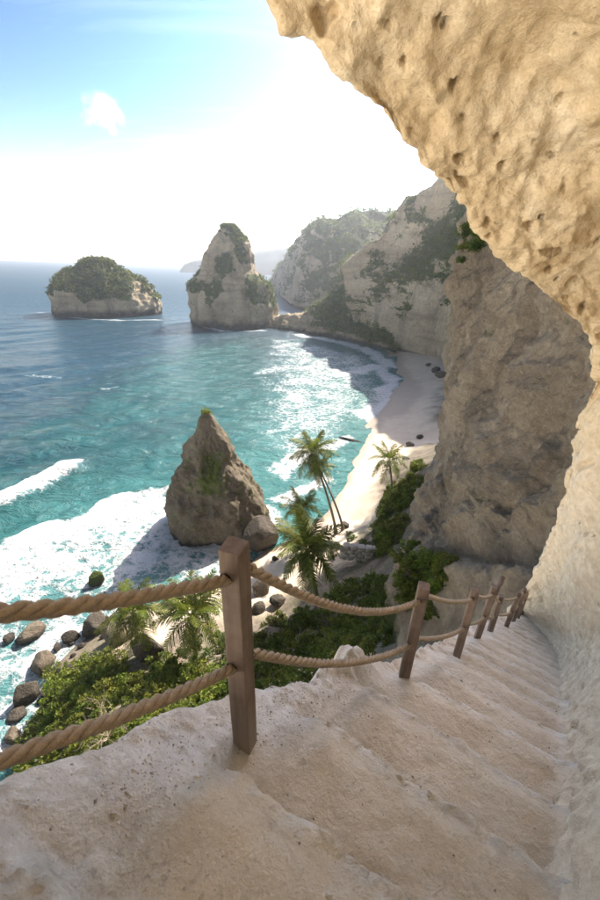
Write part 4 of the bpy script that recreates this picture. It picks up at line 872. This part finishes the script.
def palm(base, crown, label, nf=24, scale=1., seed=1, dead=3, r0=.19):
    r_ = np.random.default_rng(seed); base, crown = np.array(base, float), np.array(crown, float)
    root = obj('palm_tree', None, label=label, category='palm tree', group='coconut palms above the beach'); root.location = base
    D = crown - base; t = np.linspace(0, 1, 26)[:, None]; C = D * np.concatenate([t ** 1.25, t ** 1.25, t], 1); C[0, 2] -= .6
    rad = (r0 * (1.25 - .55 * t[:, 0]) + .16 * np.exp(-t[:, 0] * 14)) * (1 + .05 * np.sin(np.arange(26) * 2.6))
    R_ = tube(C, rad); obj('trunk', mesh('trunk', R_, gridfaces(*R_.shape[:2], True), M_TRUNK), root)
    for k in range(nf):
        u = k / nf; kind = min(4, int(u * 5 + r_.uniform(-.4, .6))); kind = max(0, kind)
        o = obj('frond', FR[kind], root); o.location = D + np.array([0, 0, .1 - .25 * u])
        o.rotation_euler = (r_.uniform(-.25, .25), math.radians(-52 + 78 * u + r_.uniform(-9, 9)), k * 2.39996 + r_.uniform(-.25, .25)); s_ = scale * r_.uniform(.85, 1.1); o.scale = (s_, s_, s_)
    for k in range(dead):
        o = obj('dry_frond', FRD[k % 2], root); o.location = D + np.array([0, 0, -.35]); o.rotation_euler = (0, math.radians(45 + r_.uniform(-8, 20)), r_.uniform(0, 6.28)); s_ = scale * .9; o.scale = (s_,) * 3
    cl = ico(2); V, F_ = [], []
    for k in range(6):
        a = k * 1.05; c = D + np.array([math.cos(a) * .27, math.sin(a) * .27, -.42 - .1 * (k % 2)]); F_.append(cl[1] + len(cl[0]) * k); V.append(cl[0] * np.array([.11, .11, .14]) + c)
    obj('coconut_cluster', mesh('coconuts', np.vstack(V), np.vstack(F_), M_NUT), root)
    return root
M_NUT = plain('green_coconut_husk', (.10, .11, .03), .6)
def pp(bx, by, cx, cy, label, dd=0., **kw):
    b = on_ground(bx, by); d = math.hypot(b[0], b[1]); palm(b, atdist(cx, cy, d + dd), label, **kw)
pp(336, 534, 312, 452, 'tallest leaning coconut palm with yellow-green crown over the surf line', scale=1.22, seed=1, dead=4, r0=.19)
pp(343, 530, 319, 468, 'slim leaning palm with drooping crown tucked beside the tallest palm', scale=1.0, seed=2, dead=4, nf=16, r0=.17)
pp(392, 492, 389, 460, 'dark star-shaped palm standing alone against the sand by the cliff', scale=1.2, seed=3, dead=0, nf=17, r0=.18)
pp(306, 545, 300, 508, 'short palm with spiky crown between the boulder and the tall palms', scale=1.12, seed=4, dead=2, nf=20)
pp(318, 606, 307, 551, 'broad bushy palm with hanging dry fronds above the dense scrub', scale=1.35, seed=5, dead=7, nf=30)
pp(140, 652, 133, 613, 'wide-crowned palm above the shore boulders among bright shrubs', scale=1.1, seed=6, dead=2, nf=24)
pp(196, 660, 191, 614, 'yellow-green palm half hidden behind the tallest fence post', scale=1.15, seed=7, dead=3, nf=25)

# ------------------------------------------------------------------ shrubs
def shrub_mesh(seed, mat_, n=1500, leaf=.17, flat=.75):
    r_ = np.random.default_rng(seed); nc = 26
    cd = r_.normal(size=(nc, 3)); cd[:, 2] = np.abs(cd[:, 2]); cd /= np.linalg.norm(cd, axis=1)[:, None]; cc = cd * r_.uniform(.35, .92, (nc, 1)) * np.array([1, 1, flat]); cr = r_.uniform(.16, .36, nc)
    i = r_.integers(0, nc, n); d = r_.normal(size=(n, 3)); d /= np.linalg.norm(d, axis=1)[:, None]; P = cc[i] + d * (cr[i] * r_.uniform(.4, 1.05, n))[:, None]
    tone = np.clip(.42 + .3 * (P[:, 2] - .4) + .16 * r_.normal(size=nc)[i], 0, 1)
    return leaf_mesh('leaves', P, leaf, mat_, tone, up=.6)
def stems_mesh(seed, n=9):
    r_ = np.random.default_rng(seed); V, F_ = [], []
    for k in range(n):
        a = r_.uniform(0, 6.28); e = np.array([math.cos(a) * .7, math.sin(a) * .7, r_.uniform(.3, .8)]) * r_.uniform(.6, 1); t = np.linspace(0, 1, 6)[:, None]
        R_ = tube(e * t + .06 * r_.normal(size=(6, 3)) * t - np.array([0, 0, .15]) * (1 - t), .025 * (1.1 - t[:, 0]), 5); F_.append(gridfaces(6, 5, True) + 30 * k); V.append(R_.reshape(-1, 3))
    return mesh('stems', np.vstack(V), np.vstack(F_), M_TWIG)
SH_L = [shrub_mesh(50 + k, M_LEAF, 1500, .15) for k in range(4)]; SH_D = [shrub_mesh(70 + k, M_LEAFD, 1500, .14, .85) for k in range(4)]; STEM = [stems_mesh(90 + k) for k in range(3)]
def shrub(pos, size, k, bright, label, group):
    r = obj('shrub', None, label=label, category='shrub', group=group); r.location = pos; r.rotation_euler = (0, 0, k * 1.7); r.scale = (size, size, size * random.uniform(.8, 1.1))
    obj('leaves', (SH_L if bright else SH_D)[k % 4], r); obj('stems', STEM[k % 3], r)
def fill(poly, n, smin, smax, bright, label, group, mind=1.5):
    pts = []; poly = np.array(poly, float); lo, hi = poly.min(0), poly.max(0); tries = 0; k = 0
    while k < n and tries < n * 30:
        tries += 1; x, y = random.uniform(lo[0], hi[0]), random.uniform(lo[1], hi[1])
        if not inside(np.array([x, y]), poly): continue
        g = on_ground(x, y); sz = random.uniform(smin, smax)
        if any(np.linalg.norm(g - q) < .75 * mind for q in pts): continue
        pts.append(g); shrub(g - np.array([0, 0, .15 * sz]), sz, k + random.randint(0, 9), bright, label, group); k += 1
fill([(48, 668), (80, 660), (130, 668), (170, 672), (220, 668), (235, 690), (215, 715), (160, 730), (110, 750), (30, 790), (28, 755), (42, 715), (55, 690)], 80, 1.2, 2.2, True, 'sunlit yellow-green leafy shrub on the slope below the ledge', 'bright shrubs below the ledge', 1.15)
fill([(250, 640), (300, 612), (345, 615), (375, 640), (360, 668), (300, 692), (250, 692)], 60, 1.0, 2.0, True, 'dark green shrub in the hollow behind the fence', 'dark shrubs in the hollow', 1.2)
fill([(330, 600), (372, 572), (395, 585), (400, 640), (375, 650), (345, 620)], 32, 1.0, 1.8, True, 'mid-green shrub at the cliff foot behind the second post', 'shrubs at the cliff foot', 1.1)
fill([(378, 535), (378, 512), (396, 484), (420, 462), (424, 480), (408, 520), (400, 550), (385, 556)], 48, 1.3, 2.3, True, 'glossy green bush on the bank where the beach meets the cliff', 'bushes on the bank above the beach', 1.3)
fill([(255, 620), (235, 640), (200, 640), (175, 650), (165, 660), (240, 668)], 12, .8, 1.4, False, 'small dark shrub among the boulders under the palms', 'small shrubs under the palms', 1.3)
fill([(340, 535), (370, 530), (382, 560), (350, 580), (330, 560)], 9, .7, 1.2, False, 'low shrub beside the grey block among the palms', 'low shrubs by the grey block', 1.3)
# bushes rooted on the near cliff
def cliff_bush(x, y, size, k, bright, label, group):
    q = ray(x, y); q = q / np.linalg.norm(q); v = CLIFF_P - CAM; t = v @ q; d = np.linalg.norm(v - t[..., None] * q, axis=-1); i = np.unravel_index(np.argmin(np.where(t > 5, d, 1e9) + .02 * t), d.shape)
    shrub(CLIFF_P[i] + CLIFF_N[i] * .1, size, k, bright, label, group)
for k, (x, y, s_) in enumerate([(412, 570, 1.1), (424, 562, 1.3), (436, 566, 1.2), (444, 576, 1.1), (428, 580, 1.2), (416, 590, 1.2), (440, 590, 1.1), (404, 584, 1.1), (420, 606, 1.2), (434, 608, 1.0), (408, 604, 1.1), (400, 560, 1.0), (412, 548, .9), (448, 560, .7)]):
    cliff_bush(x, y, s_, k, True, 'bright green bush on the cliff slope above the fence posts', 'bushes on the cliff slope')
for k, (x, y, s_) in enumerate([(474, 228, 1.6), (468, 236, 1.5), (480, 236, 1.6), (484, 246, 1.3), (466, 248, 1.2), (476, 250, 1.4), (490, 240, 1.6), (462, 262, .9)]):
    cliff_bush(x, y, s_, k, k % 2 == 0, 'green tuft of scrub hanging at the top of the grey brown cliff', 'scrub at the cliff top')

# trees standing on the skyline of the headland
def skyline_trees():
    me = HEAD.data; na = len(me.vertices) // 150
    for k in range(16):
        u = int(150 * (.50 + .42 * (k + random.uniform(-.3, .3)) / 16)); p = np.array(me.vertices[u * na + 88 + random.randint(0, 3)].co); h = random.uniform(3., 6.)
        r = obj('tree', None, label='small tree on the skyline of the hazy headland', category='tree', group='trees on the headland skyline'); r.location = p
        c = np.stack([np.sin(np.linspace(0, 1, 6)) * .6, np.zeros(6), np.linspace(-1.5, h * .7, 6)], -1); R_ = tube(c, np.linspace(.3, .12, 6), 6); obj('trunk', mesh('trunk', R_, gridfaces(6, 6, True), M_TRUNK), r)
        cr = obj('crown', SH_D[k % 4], r); cr.location = (.5, 0, h * .45); cr.scale = (h * .5, h * .5, h * .5); cr.rotation_euler = (0, 0, k)
skyline_trees()
# dry branching bush and thin bare stems
def bare(pos, h, seed, label, name='dead_shrub', spread=.6, n=16, r=.028):
    r_ = np.random.default_rng(seed); V, F_ = [], []; b = 0
    def br(p, d, l, rr, lev):
        nonlocal b
        t = np.linspace(0, 1, 5)[:, None]; e = d * l; pts = p + e * t + .07 * l * r_.normal(size=(5, 3)) * t; R_ = tube(pts, rr * (1 - .55 * t[:, 0]), 5); V.append(R_.reshape(-1, 3)); F_.append(gridfaces(5, 5, True) + b); b += 25
        if lev:
            for k in range(3): 
                dd = d + r_.normal(0, .5, 3); dd /= np.linalg.norm(dd); br(pts[2 + k % 3], dd, l * r_.uniform(.45, .7), rr * .55, lev - 1)
    for k in range(n):
        d = np.array([r_.normal(0, spread), r_.normal(0, spread), 1.]); d /= np.linalg.norm(d); br(np.zeros(3), d, h * r_.uniform(.5, .8), r, 2)
    o = obj(name, mesh(name, np.vstack(V), np.vstack(F_), M_TWIG), label=label, category='dead shrub'); o.location = pos
bare(on_ground(110, 742) + np.array([0, 0, .6]), 2.4, 3, 'bleached leafless bush among the bright shrubs', n=12)
bare(on_ground(300, 655), 2.6, 5, 'pale bare forked branches in the dark hollow', n=4, spread=.4, r=.05)
bare(on_ground(330, 628), 2.2, 6, 'thin grey leafless bush under the lower rope', n=5, spread=.5, r=.035)
bare(on_ground(275, 625), 1.9, 8, 'grey twiggy bush near the charcoal boulder', n=7, spread=.6)

# long grey block among the palms: weathered masonry laid in rough courses
M_SLAB = rock_mat('pale_grey_masonry', ((.26, .24, .21), (.42, .39, .35), (.56, .53, .48)), .9, bumpd=.12, dark=(.15, .13, .11), darkamt=.4)
def block():
    g = on_ground(366, 560); q = on_ground(345, 556); root = obj('stone_wall', None, label='long low grey stone wall among palms below the cliff', category='wall'); root.location = g + np.array([0, 0, .0]); root.rotation_euler = (0, 0, -.12)
    v, f = ico(2)
    for r_ in range(4):
        for c in range(7):
            s_ = np.array([.52, .55, .30]); V = np.sign(v) * np.abs(v) ** .45 * s_ * (1 + .06 * fbm(v * 2 + r_ * 7 + c, 2))[:, None]
            o = obj('stone', mesh('stone', V, f, M_SLAB, True, {'veg': np.zeros(len(v)), 'wet': np.zeros(len(v))}), root); o.location = ((c - 3) * .98 + (r_ % 2) * .4 - .2, random.uniform(-.06, .06), .3 + r_ * .55); o.rotation_euler = (0, 0, random.uniform(-.06, .06))
block()
# slanting stick beside the lower posts
st = np.array(at(486, 612, 8.2)), np.array(at(503, 577, 8.6)); t = np.linspace(0, 1, 14)[:, None]
stm = tube(np.vstack([(st[0] + (st[1] - st[0]) * t)]) - st[0], .055 * (1 + .1 * np.sin(np.arange(14) * 1.9)), 8)
o = obj('leaning_stake', mesh('stake', stm, gridfaces(14, 8, True), M_WOOD), label='rough wooden stake leaning behind the lower fence posts', category='stake'); o.location = st[0]

# ------------------------------------------------------------------ haze
def haze():
    m = bpy.data.materials.new('haze_air'); m.use_nodes = True; t = m.node_tree; t.nodes.clear()
    o = N(t, 'ShaderNodeOutputMaterial'); v = N(t, 'ShaderNodeVolumePrincipled'); v.inputs['Color'].default_value = (.95, .96, 1, 1); v.inputs['Density'].default_value = HAZE; v.inputs['Anisotropy'].default_value = .7
    t.links.new(v.outputs[0], o.inputs['Volume'])
    bm = bmesh.new(); bmesh.ops.create_cube(bm, size=1); me = bpy.data.meshes.new('haze'); bm.to_mesh(me); bm.free(); me.materials.append(m)
    b = obj('haze', me, kind='stuff', label='pale sea haze in the air over the bay', category='haze'); b.scale = (14000, 14000, 177); b.location = (0, 0, 177 / 2 - 12)
HAZE = .00026
haze()
